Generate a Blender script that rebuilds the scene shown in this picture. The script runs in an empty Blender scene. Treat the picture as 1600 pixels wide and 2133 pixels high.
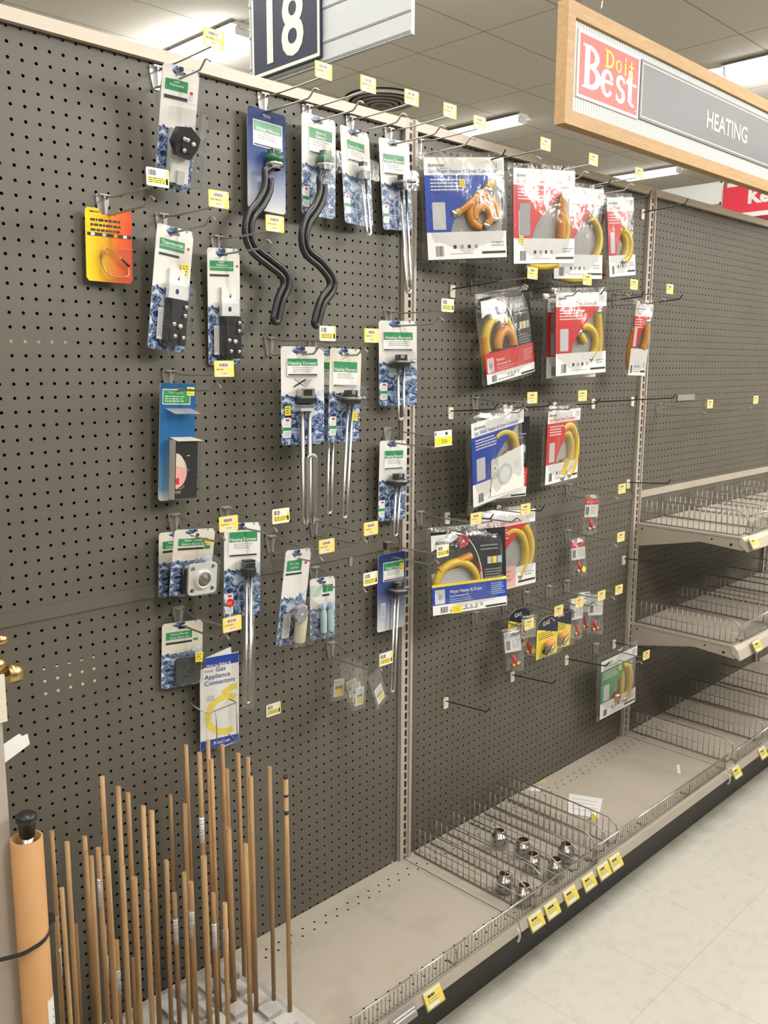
import bpy, math, random
from math import sin, cos, pi, sqrt, radians
from mathutils import Vector, Matrix
from mathutils.geometry import tessellate_polygon
rnd = random.Random(7)
IN = 0.0254
S = bpy.context.scene
COL = S.collection
# ------------------------------------------------------------------ materials
def new_mat(name):
    m = bpy.data.materials.new(name); m.use_nodes = True
    nt = m.node_tree; nt.nodes.clear()
    out = nt.nodes.new('ShaderNodeOutputMaterial')
    return m, nt, out
def N(nt, typ, **kw):
    n = nt.nodes.new(typ)
    for k, v in kw.items():
        if k.startswith('i_'):
            key = k[2:]
            key = int(key) if key.isdigit() else key.replace('_', ' ')
            n.inputs[key].default_value = v
        else: setattr(n, k, v)
    return n
def MATH(nt, op, a, b=None, c=None):
    n = nt.nodes.new('ShaderNodeMath'); n.operation = op
    for i, v in enumerate((a, b, c)):
        if v is None: continue
        if isinstance(v, (int, float)): n.inputs[i].default_value = v
        else: nt.links.new(v, n.inputs[i])
    return n.outputs[0]
def pbsdf(nt, out, col=(.5, .5, .5), rough=.5, metal=0., spec=.5):
    b = N(nt, 'ShaderNodeBsdfPrincipled')
    b.inputs['Base Color'].default_value = (*col, 1); b.inputs['Roughness'].default_value = rough
    b.inputs['Metallic'].default_value = metal; b.inputs['Specular IOR Level'].default_value = spec
    nt.links.new(b.outputs[0], out.inputs[0]); return b
MATS = {}
def mat(name, col, rough=.5, metal=0., spec=.5, var=0., scale=40, bump=0.):
    if name in MATS: return MATS[name]
    m, nt, out = new_mat(name); b = pbsdf(nt, out, col, rough, metal, spec)
    if var or bump:
        tc = N(nt, 'ShaderNodeTexCoord'); no = N(nt, 'ShaderNodeTexNoise', i_Scale=scale, i_Detail=5)
        nt.links.new(tc.outputs['Object'], no.inputs['Vector'])
        if var:
            mx = N(nt, 'ShaderNodeMix', data_type='RGBA', blend_type='MULTIPLY')
            mx.inputs[0].default_value = 1; mx.inputs[6].default_value = (*col, 1)
            rp = N(nt, 'ShaderNodeMapRange'); rp.inputs[1].default_value = .3; rp.inputs[2].default_value = .7
            rp.inputs[3].default_value = 1 - var; rp.inputs[4].default_value = 1 + var * .3
            nt.links.new(no.outputs[0], rp.inputs[0]); nt.links.new(rp.outputs[0], mx.inputs[7])
            nt.links.new(mx.outputs[2], b.inputs['Base Color'])
        if bump:
            bp = N(nt, 'ShaderNodeBump', i_Strength=bump, i_Distance=.002)
            nt.links.new(no.outputs[0], bp.inputs['Height']); nt.links.new(bp.outputs[0], b.inputs['Normal'])
    MATS[name] = m; return m
PEG = (.118, .108, .087)
def peg_mat(name, fx, fz):
    """painted hardboard with one inch holes that really are see-through"""
    m, nt, out = new_mat(name); b = pbsdf(nt, out, PEG, .45, 0, .35)
    tc = N(nt, 'ShaderNodeTexCoord'); sx = N(nt, 'ShaderNodeSeparateXYZ')
    nt.links.new(tc.outputs['Object'], sx.inputs[0])
    def cell(o, off):
        v = MATH(nt, 'ADD', MATH(nt, 'MULTIPLY', o, 1 / IN), .5 - off)
        return MATH(nt, 'SUBTRACT', MATH(nt, 'FRACT', v), .5)
    dx, dz = cell(sx.outputs[0], fx), cell(sx.outputs[2], fz)
    d = MATH(nt, 'ADD', MATH(nt, 'MULTIPLY', dx, dx), MATH(nt, 'MULTIPLY', dz, dz))
    a = MATH(nt, 'GREATER_THAN', d, .12 ** 2)
    nt.links.new(a, b.inputs['Alpha'])
    no = N(nt, 'ShaderNodeTexNoise', i_Scale=5., i_Detail=6); nt.links.new(tc.outputs['Object'], no.inputs['Vector'])
    rp = N(nt, 'ShaderNodeValToRGB'); rp.color_ramp.elements[0].position = .3; rp.color_ramp.elements[1].position = .75
    rp.color_ramp.elements[0].color = (*[c * .95 for c in PEG], 1); rp.color_ramp.elements[1].color = (*[c * 1.06 for c in PEG], 1)
    nt.links.new(no.outputs[0], rp.inputs[0]); nt.links.new(rp.outputs[0], b.inputs['Base Color'])
    return m
def slot_mat(name, col):
    """steel upright with a slot every inch"""
    m, nt, out = new_mat(name); b = pbsdf(nt, out, col, .4, 0, .4)
    tc = N(nt, 'ShaderNodeTexCoord'); sx = N(nt, 'ShaderNodeSeparateXYZ'); nt.links.new(tc.outputs['Object'], sx.inputs[0])
    z = MATH(nt, 'ABSOLUTE', MATH(nt, 'SUBTRACT', MATH(nt, 'FRACT', MATH(nt, 'MULTIPLY', sx.outputs[2], 1 / IN)), .5))
    x = MATH(nt, 'ABSOLUTE', MATH(nt, 'ADD', MATH(nt, 'MULTIPLY', sx.outputs[0], 1 / IN), -.05))
    hole = MATH(nt, 'MULTIPLY', MATH(nt, 'LESS_THAN', z, .36), MATH(nt, 'LESS_THAN', x, .17))
    nt.links.new(MATH(nt, 'SUBTRACT', 1., hole), b.inputs['Alpha']); return m
def deck_mat(name, col):
    m, nt, out = new_mat(name); b = pbsdf(nt, out, col, .42, 0, .4)
    tc = N(nt, 'ShaderNodeTexCoord'); sx = N(nt, 'ShaderNodeSeparateXYZ'); nt.links.new(tc.outputs['Object'], sx.inputs[0])
    X = MATH(nt, 'MULTIPLY', sx.outputs[0], 1 / IN); Y = MATH(nt, 'MULTIPLY', sx.outputs[1], 1 / IN)
    hs = None
    for y0, o in ((-2., 0.), (-2.9, .5), (-14.2, .2), (-15.1, .7)):
        dx = MATH(nt, 'MULTIPLY', MATH(nt, 'SUBTRACT', MATH(nt, 'FRACT', MATH(nt, 'ADD', MATH(nt, 'DIVIDE', X, 1.5), o)), .5), 1.5)
        dy = MATH(nt, 'SUBTRACT', Y, y0)
        h = MATH(nt, 'LESS_THAN', MATH(nt, 'ADD', MATH(nt, 'MULTIPLY', dx, dx), MATH(nt, 'MULTIPLY', dy, dy)), .12 ** 2)
        hs = h if hs is None else MATH(nt, 'MAXIMUM', hs, h)
    nt.links.new(MATH(nt, 'SUBTRACT', 1., hs), b.inputs['Alpha'])
    no = N(nt, 'ShaderNodeTexNoise', i_Scale=7., i_Detail=8, i_Roughness=.65); nt.links.new(tc.outputs['Object'], no.inputs['Vector'])
    rp = N(nt, 'ShaderNodeValToRGB'); e = rp.color_ramp.elements
    e[0].position = .28; e[1].position = .5; e[0].color = (*[c * .82 for c in col], 1); e[1].color = (*col, 1)
    nt.links.new(no.outputs[0], rp.inputs[0]); nt.links.new(rp.outputs[0], b.inputs['Base Color']); return m
def wave_mat(name, paper=(.76, .74, .70), top=.47):
    """printed card: white above, blue water below, a splash at the hang hole"""
    m, nt, out = new_mat(name); b = pbsdf(nt, out, (1, 1, 1), .3, 0, .5)
    uv = N(nt, 'ShaderNodeUVMap'); sx = N(nt, 'ShaderNodeSeparateXYZ'); nt.links.new(uv.outputs[0], sx.inputs[0])
    mp = N(nt, 'ShaderNodeMapping'); mp.inputs['Scale'].default_value = (1.1, 2.3, 1); mp.inputs['Rotation'].default_value = (0, 0, .3)
    nt.links.new(uv.outputs[0], mp.inputs[0])
    no = N(nt, 'ShaderNodeTexNoise', i_Scale=2.2, i_Detail=6, i_Distortion=1.6); nt.links.new(mp.outputs[0], no.inputs['Vector'])
    n2 = N(nt, 'ShaderNodeTexNoise', i_Scale=3.5, i_Detail=5); nt.links.new(uv.outputs[0], n2.inputs['Vector'])
    rp = N(nt, 'ShaderNodeValToRGB'); rp.color_ramp.interpolation = 'LINEAR'
    cr = rp.color_ramp; cr.elements[0].position = .36; cr.elements[0].color = (.012, .03, .11, 1)
    cr.elements[1].position = .63; cr.elements[1].color = (.72, .77, .82, 1)
    for p, c in ((.43, (.018, .04, .12)), (.455, (.42, .51, .63)), (.48, (.06, .12, .26)), (.515, (.022, .045, .14)), (.545, (.40, .50, .64))):
        q = cr.elements.new(p); q.color = (*c, 1)
    nt.links.new(no.outputs[0], rp.inputs[0])
    edge = MATH(nt, 'ADD', MATH(nt, 'ADD', sx.outputs[1], MATH(nt, 'MULTIPLY', MATH(nt, 'SUBTRACT', n2.outputs[0], .5), .22)),
                MATH(nt, 'MULTIPLY', MATH(nt, 'ABSOLUTE', MATH(nt, 'SUBTRACT', sx.outputs[0], .3)), -.16))
    low = MATH(nt, 'LESS_THAN', edge, top)
    hi = MATH(nt, 'MULTIPLY', MATH(nt, 'GREATER_THAN', MATH(nt, 'ADD', edge, MATH(nt, 'MULTIPLY', sx.outputs[0], .12)), .985), MATH(nt, 'GREATER_THAN', n2.outputs[0], .46))
    mx = N(nt, 'ShaderNodeMix', data_type='RGBA'); mx.inputs[6].default_value = (*paper, 1)
    nt.links.new(MATH(nt, 'MAXIMUM', low, hi), mx.inputs[0]); nt.links.new(rp.outputs[0], mx.inputs[7])
    nt.links.new(mx.outputs[2], b.inputs['Base Color']); return m
def grad_mat(name, stops, axis=1, rough=.5):
    m, nt, out = new_mat(name); b = pbsdf(nt, out, (1, 1, 1), rough, 0, .2)
    uv = N(nt, 'ShaderNodeUVMap'); sx = N(nt, 'ShaderNodeSeparateXYZ'); nt.links.new(uv.outputs[0], sx.inputs[0])
    rp = N(nt, 'ShaderNodeValToRGB'); e = rp.color_ramp.elements
    e[0].position, e[0].color = stops[0][0], (*stops[0][1], 1); e[1].position, e[1].color = stops[-1][0], (*stops[-1][1], 1)
    for p, c in stops[1:-1]:
        q = e.new(p); q.color = (*c, 1)
    nt.links.new(sx.outputs[axis], rp.inputs[0]); nt.links.new(rp.outputs[0], b.inputs['Base Color']); return m
def film_mat(name, base=.08, edge=.5, milk=.35, rough=.14, bump=.5, scale=55, col=(.85, .85, .84)):
    """thin clear plastic: mostly see-through, mirror glints on the wrinkles"""
    m, nt, out = new_mat(name)
    tr = N(nt, 'ShaderNodeBsdfTransparent'); tr.inputs[0].default_value = (.97, .97, .97, 1)
    gl = N(nt, 'ShaderNodeBsdfGlossy', i_Roughness=rough); df = N(nt, 'ShaderNodeBsdfDiffuse'); df.inputs[0].default_value = (*col, 1)
    m1 = N(nt, 'ShaderNodeMixShader', i_0=milk); nt.links.new(gl.outputs[0], m1.inputs[1]); nt.links.new(df.outputs[0], m1.inputs[2])
    lw = N(nt, 'ShaderNodeLayerWeight', i_Blend=.35)
    f = MATH(nt, 'ADD', MATH(nt, 'MULTIPLY', MATH(nt, 'POWER', lw.outputs['Facing'], 1.6), edge), base)
    if bump:
        tc = N(nt, 'ShaderNodeTexCoord'); mp = N(nt, 'ShaderNodeMapping'); mp.inputs['Scale'].default_value = (1, 1, .35)
        nt.links.new(tc.outputs['Object'], mp.inputs[0])
        no = N(nt, 'ShaderNodeTexNoise', i_Scale=scale, i_Detail=3, i_Distortion=.8); nt.links.new(mp.outputs[0], no.inputs['Vector'])
        bp = N(nt, 'ShaderNodeBump', i_Strength=bump, i_Distance=.004); nt.links.new(no.outputs[0], bp.inputs['Height'])
        nt.links.new(bp.outputs[0], gl.inputs['Normal']); nt.links.new(bp.outputs[0], lw.inputs['Normal'])
    m2 = N(nt, 'ShaderNodeMixShader'); nt.links.new(f, m2.inputs[0]); nt.links.new(tr.outputs[0], m2.inputs[1]); nt.links.new(m1.outputs[0], m2.inputs[2])
    nt.links.new(m2.outputs[0], out.inputs[0]); return m
def emit_mat(name, col, st):
    m, nt, out = new_mat(name); e = N(nt, 'ShaderNodeEmission', i_Strength=st); e.inputs[0].default_value = (*col, 1)
    nt.links.new(e.outputs[0], out.inputs[0]); return m
def floor_mat():
    m, nt, out = new_mat('vinyl_tile'); b = pbsdf(nt, out, (1, 1, 1), .14, 0, .5)
    tc = N(nt, 'ShaderNodeTexCoord'); sx = N(nt, 'ShaderNodeSeparateXYZ'); nt.links.new(tc.outputs['Object'], sx.inputs[0])
    def seam(o, off):
        f = MATH(nt, 'ABSOLUTE', MATH(nt, 'SUBTRACT', MATH(nt, 'FRACT', MATH(nt, 'DIVIDE', MATH(nt, 'SUBTRACT', MATH(nt, 'MULTIPLY', o, 1 / IN), off), 11.85)), .5))
        return MATH(nt, 'GREATER_THAN', f, .4975)
    sm = MATH(nt, 'MAXIMUM', seam(sx.outputs[0], 37.6), seam(sx.outputs[1], -16.25))
    n1 = N(nt, 'ShaderNodeTexNoise', i_Scale=22., i_Detail=6, i_Roughness=.7); nt.links.new(tc.outputs['Object'], n1.inputs['Vector'])
    r1 = N(nt, 'ShaderNodeValToRGB'); e = r1.color_ramp.elements
    e[0].position = .3; e[0].color = (.60, .585, .52, 1); e[1].position = .5; e[1].color = (.685, .66, .59, 1)
    nt.links.new(n1.outputs[0], r1.inputs[0])
    v = N(nt, 'ShaderNodeTexVoronoi', i_Scale=11., i_Randomness=1.); nt.links.new(tc.outputs['Object'], v.inputs['Vector'])
    n3 = N(nt, 'ShaderNodeTexNoise', i_Scale=70., i_Detail=2); nt.links.new(tc.outputs['Object'], n3.inputs['Vector'])
    sp = MATH(nt, 'LESS_THAN', MATH(nt, 'ADD', v.outputs['Distance'], MATH(nt, 'MULTIPLY', n3.outputs[0], .25)), .155)
    mx = N(nt, 'ShaderNodeMix', data_type='RGBA'); mx.inputs[7].default_value = (.45, .43, .37, 1)
    nt.links.new(r1.outputs[0], mx.inputs[6]); nt.links.new(MATH(nt, 'MULTIPLY', sp, .55), mx.inputs[0])
    m2 = N(nt, 'ShaderNodeMix', data_type='RGBA'); m2.inputs[7].default_value = (.42, .40, .34, 1)
    nt.links.new(mx.outputs[2], m2.inputs[6]); nt.links.new(MATH(nt, 'MULTIPLY', sm, .8), m2.inputs[0])
    # darker tone along the foot of the shelving, ragged edge
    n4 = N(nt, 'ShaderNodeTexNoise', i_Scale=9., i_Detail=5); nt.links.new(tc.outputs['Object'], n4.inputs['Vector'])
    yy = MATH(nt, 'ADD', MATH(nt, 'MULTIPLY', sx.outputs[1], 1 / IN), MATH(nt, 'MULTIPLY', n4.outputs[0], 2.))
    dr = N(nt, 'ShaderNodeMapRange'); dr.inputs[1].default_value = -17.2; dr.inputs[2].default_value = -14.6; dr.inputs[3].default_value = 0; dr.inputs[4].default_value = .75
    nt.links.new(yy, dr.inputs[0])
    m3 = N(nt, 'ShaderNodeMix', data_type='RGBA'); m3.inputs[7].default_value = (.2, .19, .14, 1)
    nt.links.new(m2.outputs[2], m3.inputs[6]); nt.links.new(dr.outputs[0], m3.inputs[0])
    nt.links.new(m3.outputs[2], b.inputs['Base Color'])
    bp = N(nt, 'ShaderNodeBump', i_Strength=.05, i_Distance=.003); nt.links.new(n1.outputs[0], bp.inputs['Height']); nt.links.new(bp.outputs[0], b.inputs['Normal'])
    return m
def ceil_mat():
    m, nt, out = new_mat('ceiling_tile'); b = pbsdf(nt, out, (1, 1, 1), .8, 0, .1)
    tc = N(nt, 'ShaderNodeTexCoord'); sx = N(nt, 'ShaderNodeSeparateXYZ'); nt.links.new(tc.outputs['Object'], sx.inputs[0])
    def seam(o, off, p, w):
        f = MATH(nt, 'ABSOLUTE', MATH(nt, 'SUBTRACT', MATH(nt, 'FRACT', MATH(nt, 'DIVIDE', MATH(nt, 'SUBTRACT', MATH(nt, 'MULTIPLY', o, 1 / IN), off), p)), .5))
        return MATH(nt, 'GREATER_THAN', f, .5 - w / p)
    bar = MATH(nt, 'MAXIMUM', seam(sx.outputs[0], 171, 49.5, .55), seam(sx.outputs[1], 97.5, 24, .55))
    gap = MATH(nt, 'MAXIMUM', seam(sx.outputs[0], 171.7, 49.5, .16), seam(sx.outputs[1], 98.2, 24, .16))
    no = N(nt, 'ShaderNodeTexNoise', i_Scale=45., i_Detail=6); nt.links.new(tc.outputs['Object'], no.inputs['Vector'])
    rp = N(nt, 'ShaderNodeValToRGB'); e = rp.color_ramp.elements; e[0].position = .3; e[1].position = .7
    e[0].color = (.74, .71, .655, 1); e[1].color = (.80, .77, .71, 1); nt.links.new(no.outputs[0], rp.inputs[0])
    m1 = N(nt, 'ShaderNodeMix', data_type='RGBA'); m1.inputs[7].default_value = (.76, .73, .67, 1); nt.links.new(bar, m1.inputs[0]); nt.links.new(rp.outputs[0], m1.inputs[6])
    m2 = N(nt, 'ShaderNodeMix', data_type='RGBA'); m2.inputs[7].default_value = (.3, .27, .23, 1); nt.links.new(gap, m2.inputs[0]); nt.links.new(m1.outputs[2], m2.inputs[6])
    nt.links.new(m2.outputs[2], b.inputs['Base Color']); return m
def wood_mat(name, c0, c1, sc=(30, 30, 2.5)):
    m, nt, out = new_mat(name); b = pbsdf(nt, out, c0, .5, 0, .35)
    tc = N(nt, 'ShaderNodeTexCoord'); mp = N(nt, 'ShaderNodeMapping'); mp.inputs['Scale'].default_value = sc
    oi = N(nt, 'ShaderNodeObjectInfo')
    ad = N(nt, 'ShaderNodeVectorMath', operation='ADD'); nt.links.new(tc.outputs['Object'], ad.inputs[0]); nt.links.new(oi.outputs['Random'], ad.inputs[1])
    nt.links.new(ad.outputs[0], mp.inputs[0])
    no = N(nt, 'ShaderNodeTexNoise', i_Scale=3., i_Detail=6, i_Distortion=.6); nt.links.new(mp.outputs[0], no.inputs['Vector'])
    rp = N(nt, 'ShaderNodeValToRGB'); e = rp.color_ramp.elements; e[0].position = .33; e[1].position = .68
    e[0].color = (*c1, 1); e[1].color = (*c0, 1); nt.links.new(no.outputs[0], rp.inputs[0])
    mx = N(nt, 'ShaderNodeMix', data_type='RGBA', blend_type='MULTIPLY'); mx.inputs[0].default_value = 1
    mr = N(nt, 'ShaderNodeMapRange'); mr.inputs[3].default_value = .72; mr.inputs[4].default_value = 1.12
    nt.links.new(oi.outputs['Random'], mr.inputs[0]); nt.links.new(mr.outputs[0], mx.inputs[7]); nt.links.new(rp.outputs[0], mx.inputs[6])
    nt.links.new(mx.outputs[2], b.inputs['Base Color']); return m
def stripe_mat(name, c0, c1, period):
    m, nt, out = new_mat(name); b = pbsdf(nt, out, c0, .5)
    tc = N(nt, 'ShaderNodeTexCoord'); sx = N(nt, 'ShaderNodeSeparateXYZ'); nt.links.new(tc.outputs['Object'], sx.inputs[0])
    s = MATH(nt, 'ADD', MATH(nt, 'MULTIPLY', MATH(nt, 'SINE', MATH(nt, 'MULTIPLY', sx.outputs[0], 2 * pi / (period * IN))), .5), .5)
    mx = N(nt, 'ShaderNodeMix', data_type='RGBA'); mx.inputs[6].default_value = (*c0, 1); mx.inputs[7].default_value = (*c1, 1)
    nt.links.new(s, mx.inputs[0]); nt.links.new(mx.outputs[2], b.inputs['Base Color']); return m
BEIGE = (.45, .40, .335)
M_beige = mat('beige_steel', BEIGE, .42, 0, .4, .06, 6)
M_beige2 = mat('beige_rail', (.56, .49, .40), .4, 0, .4)
M_slot = slot_mat('slotted_beige_steel', BEIGE)
M_deck = deck_mat('worn_beige_deck', (.47, .42, .35))
M_dark = mat('dark_void', (.018, .016, .014), .9)
M_black = mat('black_plastic', (.016, .016, .017), .35)
M_rubber = mat('black_coating', (.021, .021, .022), .32, 0, .5, .15, 60)
M_base = mat('brown_black_cove', (.028, .024, .02), .5)
M_white = mat('white_print', (.78, .77, .74), .35)
M_cream = mat('cream_print', (.72, .67, .54), .4)
M_paper = mat('paper', (.80, .79, .76), .6)
M_ink = mat('black_ink', (.03, .03, .03), .45)
M_grey = mat('grey_ink', (.33, .33, .34), .5)
M_lgrey = mat('pale_grey', (.56, .57, .58), .4)
M_green = mat('green_print', (.035, .25, .095), .35)
M_dgreen = mat('deep_green', (.02, .12, .05), .35)
M_pgreen = mat('pale_green_ink', (.45, .62, .47), .4)
M_yel = mat('yellow_sticker', (.88, .72, .05), .4)
M_tagy = mat('tag_yellow', (.82, .67, .12), .4)
M_dzinc = mat('dark_zinc', (.27, .27, .26), .3, 1.)
M_dull = mat('dull_steel', (.50, .49, .46), .27, 1.)
M_tagw = mat('tag_white', (.82, .79, .70), .35)
M_tagp = mat('tag_pale_pink', (.84, .66, .52), .35)
M_red = mat('red_print', (.60, .03, .03), .35)
M_dred = mat('dark_red', (.28, .02, .02), .4)
M_pink = mat('pink_print', (.80, .42, .38), .4)
M_blue = mat('blue_print', (.018, .06, .36), .35)
M_navy = mat('navy_print', (.018, .023, .05), .35)
M_lblue = mat('pale_blue', (.42, .56, .72), .4)
M_dblue = mat('deep_blue_ink', (.02, .035, .2), .4)
M_yhose = mat('yellow_hose', (.75, .52, .045), .38, 0, .5)
M_ohose = mat('amber_hose', (.72, .30, .04), .35, 0, .5)
M_org = mat('orange_print', (.85, .32, .03), .4)
M_chrome = mat('chrome', (.80, .80, .79), .16, 1.)
M_zinc = mat('zinc', (.62, .61, .58), .32, 1.)
M_steel = mat('wire_steel', (.42, .39, .35), .38, .75)
M_dsteel = mat('dark_wire', (.045, .04, .036), .4, .3)
M_brass = mat('brass', (.60, .44, .20), .33, 1.)
M_copper = mat('copper', (.65, .33, .14), .3, 1.)
M_rust = mat('rusty_inside', (.10, .045, .025), .8, 0, .2, .4, 90)
M_plate = film_mat('clear_plate', .50, .3, .75, .25, 0, 1, (.50, .47, .43))
M_milk = film_mat('milky_sheet', .62, .2, .92, .3, 0, 1, (.74, .73, .70))
M_blister = film_mat('blister_clear', .05, .40, .2, .12, .5, 34)
M_film = film_mat('bag_film', .09, .42, .18, .13, 1., 42)
M_film2 = film_mat('bag_film_crinkled', .12, .42, .25, .13, 1., 75)
M_peg1 = peg_mat('pegboard_upper', 0., 0.); M_peg2 = peg_mat('pegboard_lower', -.09, .6)
M_peg3 = peg_mat('pegboard_upper_far', .6, 0.); M_peg4 = peg_mat('pegboard_lower_far', .5, .6)
M_pegs = mat('pegboard_strip', PEG, .45, 0, .35)
M_wave = wave_mat('water_print'); M_wave2 = wave_mat('water_print_cream', (.70, .66, .55), .50)
M_bluegrad = grad_mat('blue_fade', [(0, (.66, .66, .66)), (.16, (.42, .46, .56)), (.5, (.05, .08, .25)), (1, (.015, .03, .12))])
M_bluecard = grad_mat('blue_card', [(0, (.50, .55, .58)), (.10, (.10, .22, .36)), (.45, (.02, .12, .30)), (1, (.012, .085, .24))])
M_sun = grad_mat('yellow_to_red', [(0, (.86, .66, .03)), (.35, (.88, .50, .03)), (.7, (.80, .16, .035)), (1, (.66, .07, .04))], 0)
M_wood = wood_mat('dowel_wood', (.47, .295, .14), (.34, .195, .085))
M_tube = mat('kraft_tube', (.50, .27, .11), .6, 0, .3, .12, 9)
M_foam = mat('white_foam', (.60, .58, .55), .75, 0, .3, .25, 25, .6)
M_sign = wood_mat('sign_oak', (.52, .335, .155), (.44, .265, .115), (4, 30, 30))
M_corr = stripe_mat('corrugated_plastic', (.66, .68, .64), (.40, .43, .42), .52)
M_slate = mat('slate_panel', (.15, .145, .155), .4)
M_logored = mat('logo_red', (.66, .085, .075), .4)
M_gold = mat('logo_gold', (.85, .50, .03), .4)
M_board = mat('grey_board', (.50, .52, .53), .45)
M_sgnw = mat('sign_cream', (.80, .78, .62), .5)
M_house = mat('white_enamel', (.74, .73, .72), .4)
M_keyred = mat('key_red', (.70, .03, .06), .4)
M_wallp = mat('wall_paint', (.42, .385, .33), .8)
M_wallw = mat('valance_white', (.76, .80, .77), .6)
M_vent = mat('vent_grey', (.30, .28, .26), .4, .5)
M_flange = mat('white_zinc', (.80, .79, .74), .3, .25)
M_gasket = mat('gasket_rubber', (.035, .037, .038), .6)
M_resin = mat('cream_resin', (.70, .66, .46), .5)
M_knob = mat('grey_knob', (.27, .27, .30), .5)
M_lamp = emit_mat('fluorescent', (1., .95, .88), 13.)
# ------------------------------------------------------------------ mesh builder (inches)
_TXT = {}
def text_geo(s, bold):
    k = (s, bold)
    if k not in _TXT:
        cu = bpy.data.curves.new('t', 'FONT'); cu.body = s; cu.size = 1; cu.offset = bold; cu.resolution_u = 3
        o = bpy.data.objects.new('t', cu); COL.objects.link(o)
        dg = bpy.context.evaluated_depsgraph_get(); me = bpy.data.meshes.new_from_object(o.evaluated_get(dg))
        _TXT[k] = ([(v.co.x, v.co.y) for v in me.vertices], [tuple(p.vertices) for p in me.polygons])
        bpy.data.objects.remove(o); bpy.data.meshes.remove(me); bpy.data.curves.remove(cu)
    return _TXT[k]
def rrect(x0, z0, x1, z1, r, n=4):
    r = min(r, abs(x1 - x0) / 2, abs(z1 - z0) / 2); p = []
    for cx, cz, a in ((x1 - r, z1 - r, 0), (x0 + r, z1 - r, 90), (x0 + r, z0 + r, 180), (x1 - r, z0 + r, 270)):
        for k in range(n + 1):
            t = radians(a + 90 * k / n); p.append((cx + r * cos(t), cz + r * sin(t)))
    return p
def circ(cx, cz, r, n=20, sx=1):
    return [(cx + sx * r * cos(2 * pi * k / n), cz + r * sin(2 * pi * k / n)) for k in range(n)]
class MB:
    def __init__(s): s.v = []; s.f = []; s.mats = []; s.sm = []
    def mi(s, m):
        if m not in s.mats: s.mats.append(m)
        return s.mats.index(m)
    def face(s, pts, m, uv=None, smooth=False):
        b = len(s.v); s.v += [tuple(p) for p in pts]; s.f.append((tuple(range(b, b + len(pts))), s.mi(m), uv, smooth)); return s
    def box(s, x0, y0, z0, x1, y1, z1, m):
        b = len(s.v); s.v += [(x, y, z) for z in (z0, z1) for y in (y0, y1) for x in (x0, x1)]; k = s.mi(m)
        for q in ((0, 2, 3, 1), (4, 5, 7, 6), (0, 1, 5, 4), (2, 6, 7, 3), (0, 4, 6, 2), (1, 3, 7, 5)): s.f.append((tuple(b + i for i in q), k, None, False))
        return s
    def flat(s, out, y, m, holes=(), frame=None):
        """polygon in the XZ plane facing -Y; frame=(x0,z0,x1,z1) for UVs"""
        loops = [[Vector((x, z, 0)) for x, z in out]] + [[Vector((x, z, 0)) for x, z in h] for h in holes]
        pts = [p for l in loops for p in l]
        if holes: tris = tessellate_polygon(loops)
        else: tris = [tuple(range(len(out)))]
        b = len(s.v); s.v += [(p.x, y, p.y) for p in pts]; k = s.mi(m)
        for t in tris:
            a = 0
            for i in range(len(t)): 
                p, q = pts[t[i]], pts[t[(i + 1) % len(t)]]; a += p.x * q.y - q.x * p.y
            if a < 0: t = tuple(reversed(t))
            uv = None
            if frame: uv = [((pts[i].x - frame[0]) / (frame[2] - frame[0]), (pts[i].y - frame[1]) / (frame[3] - frame[1])) for i in t]
            s.f.append((tuple(b + i for i in t), k, uv, False))
        return s
    def rect(s, x0, z0, x1, z1, y, m): return s.flat([(x0, z0), (x1, z0), (x1, z1), (x0, z1)], y, m)
    def prism(s, out, y0, y1, m, m_side=None, holes=(), frame=None):
        """front face at y1 (< y0)"""
        s.flat(out, y1, m, holes, frame)
        n = len(s.f); s.flat(out, y0, m_side or m, holes)
        for i in range(n, len(s.f)): f = s.f[i]; s.f[i] = (tuple(reversed(f[0])), f[1], None, False)
        for l in [out] + list(holes):
            for i in range(len(l)):
                (xa, za), (xb, zb) = l[i], l[(i + 1) % len(l)]
                s.face([(xa, y0, za), (xb, y0, zb), (xb, y1, zb), (xa, y1, za)], m_side or m)
        return s
    def tube(s, path, r, m, n=8, closed=False, rf=None):
        P = [Vector(p) for p in path]; k = s.mi(m); rings = []; up = None
        for i, p in enumerate(P):
            t = (P[(i + 1) % len(P)] - P[i - 1]) if closed else (P[min(i + 1, len(P) - 1)] - P[max(i - 1, 0)])
            t.normalize()
            if up is None: up = Vector((0, 0, 1)) if abs(t.z) < .9 else Vector((1, 0, 0))
            a = (up - t * up.dot(t)); a = a.normalized() if a.length > 1e-6 else t.orthogonal().normalized()
            up = a; c = t.cross(a); rr = r * (rf(i) if rf else 1); b = len(s.v)
            s.v += [tuple(p + (a * cos(2 * pi * j / n) + c * sin(2 * pi * j / n)) * rr) for j in range(n)]; rings.append(b)
        L = len(rings)
        for i in range(L if closed else L - 1):
            a, b = rings[i], rings[(i + 1) % L]
            for j in range(n): s.f.append(((a + j, a + (j + 1) % n, b + (j + 1) % n, b + j), k, None, True))
        if not closed:
            s.f.append((tuple(rings[0] + j for j in reversed(range(n))), k, None, False)); s.f.append((tuple(rings[-1] + j for j in range(n)), k, None, False))
        return s
    def hose(s, path, r, m, step=.13):
        P = [Vector(p) for p in smooth(path, 12)]; Q = [P[0]]; acc = 0
        for a, b in zip(P, P[1:]):
            d = (b - a).length
            while acc + d >= step / 2:
                a = a + (b - a).normalized() * (step / 2 - acc); d = (b - a).length; acc = 0; Q.append(a.copy())
                if d < 1e-6: break
            acc += d
        return s.tube(Q, r, m, 10, rf=lambda i: 1.08 if i % 2 else .9)
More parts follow.
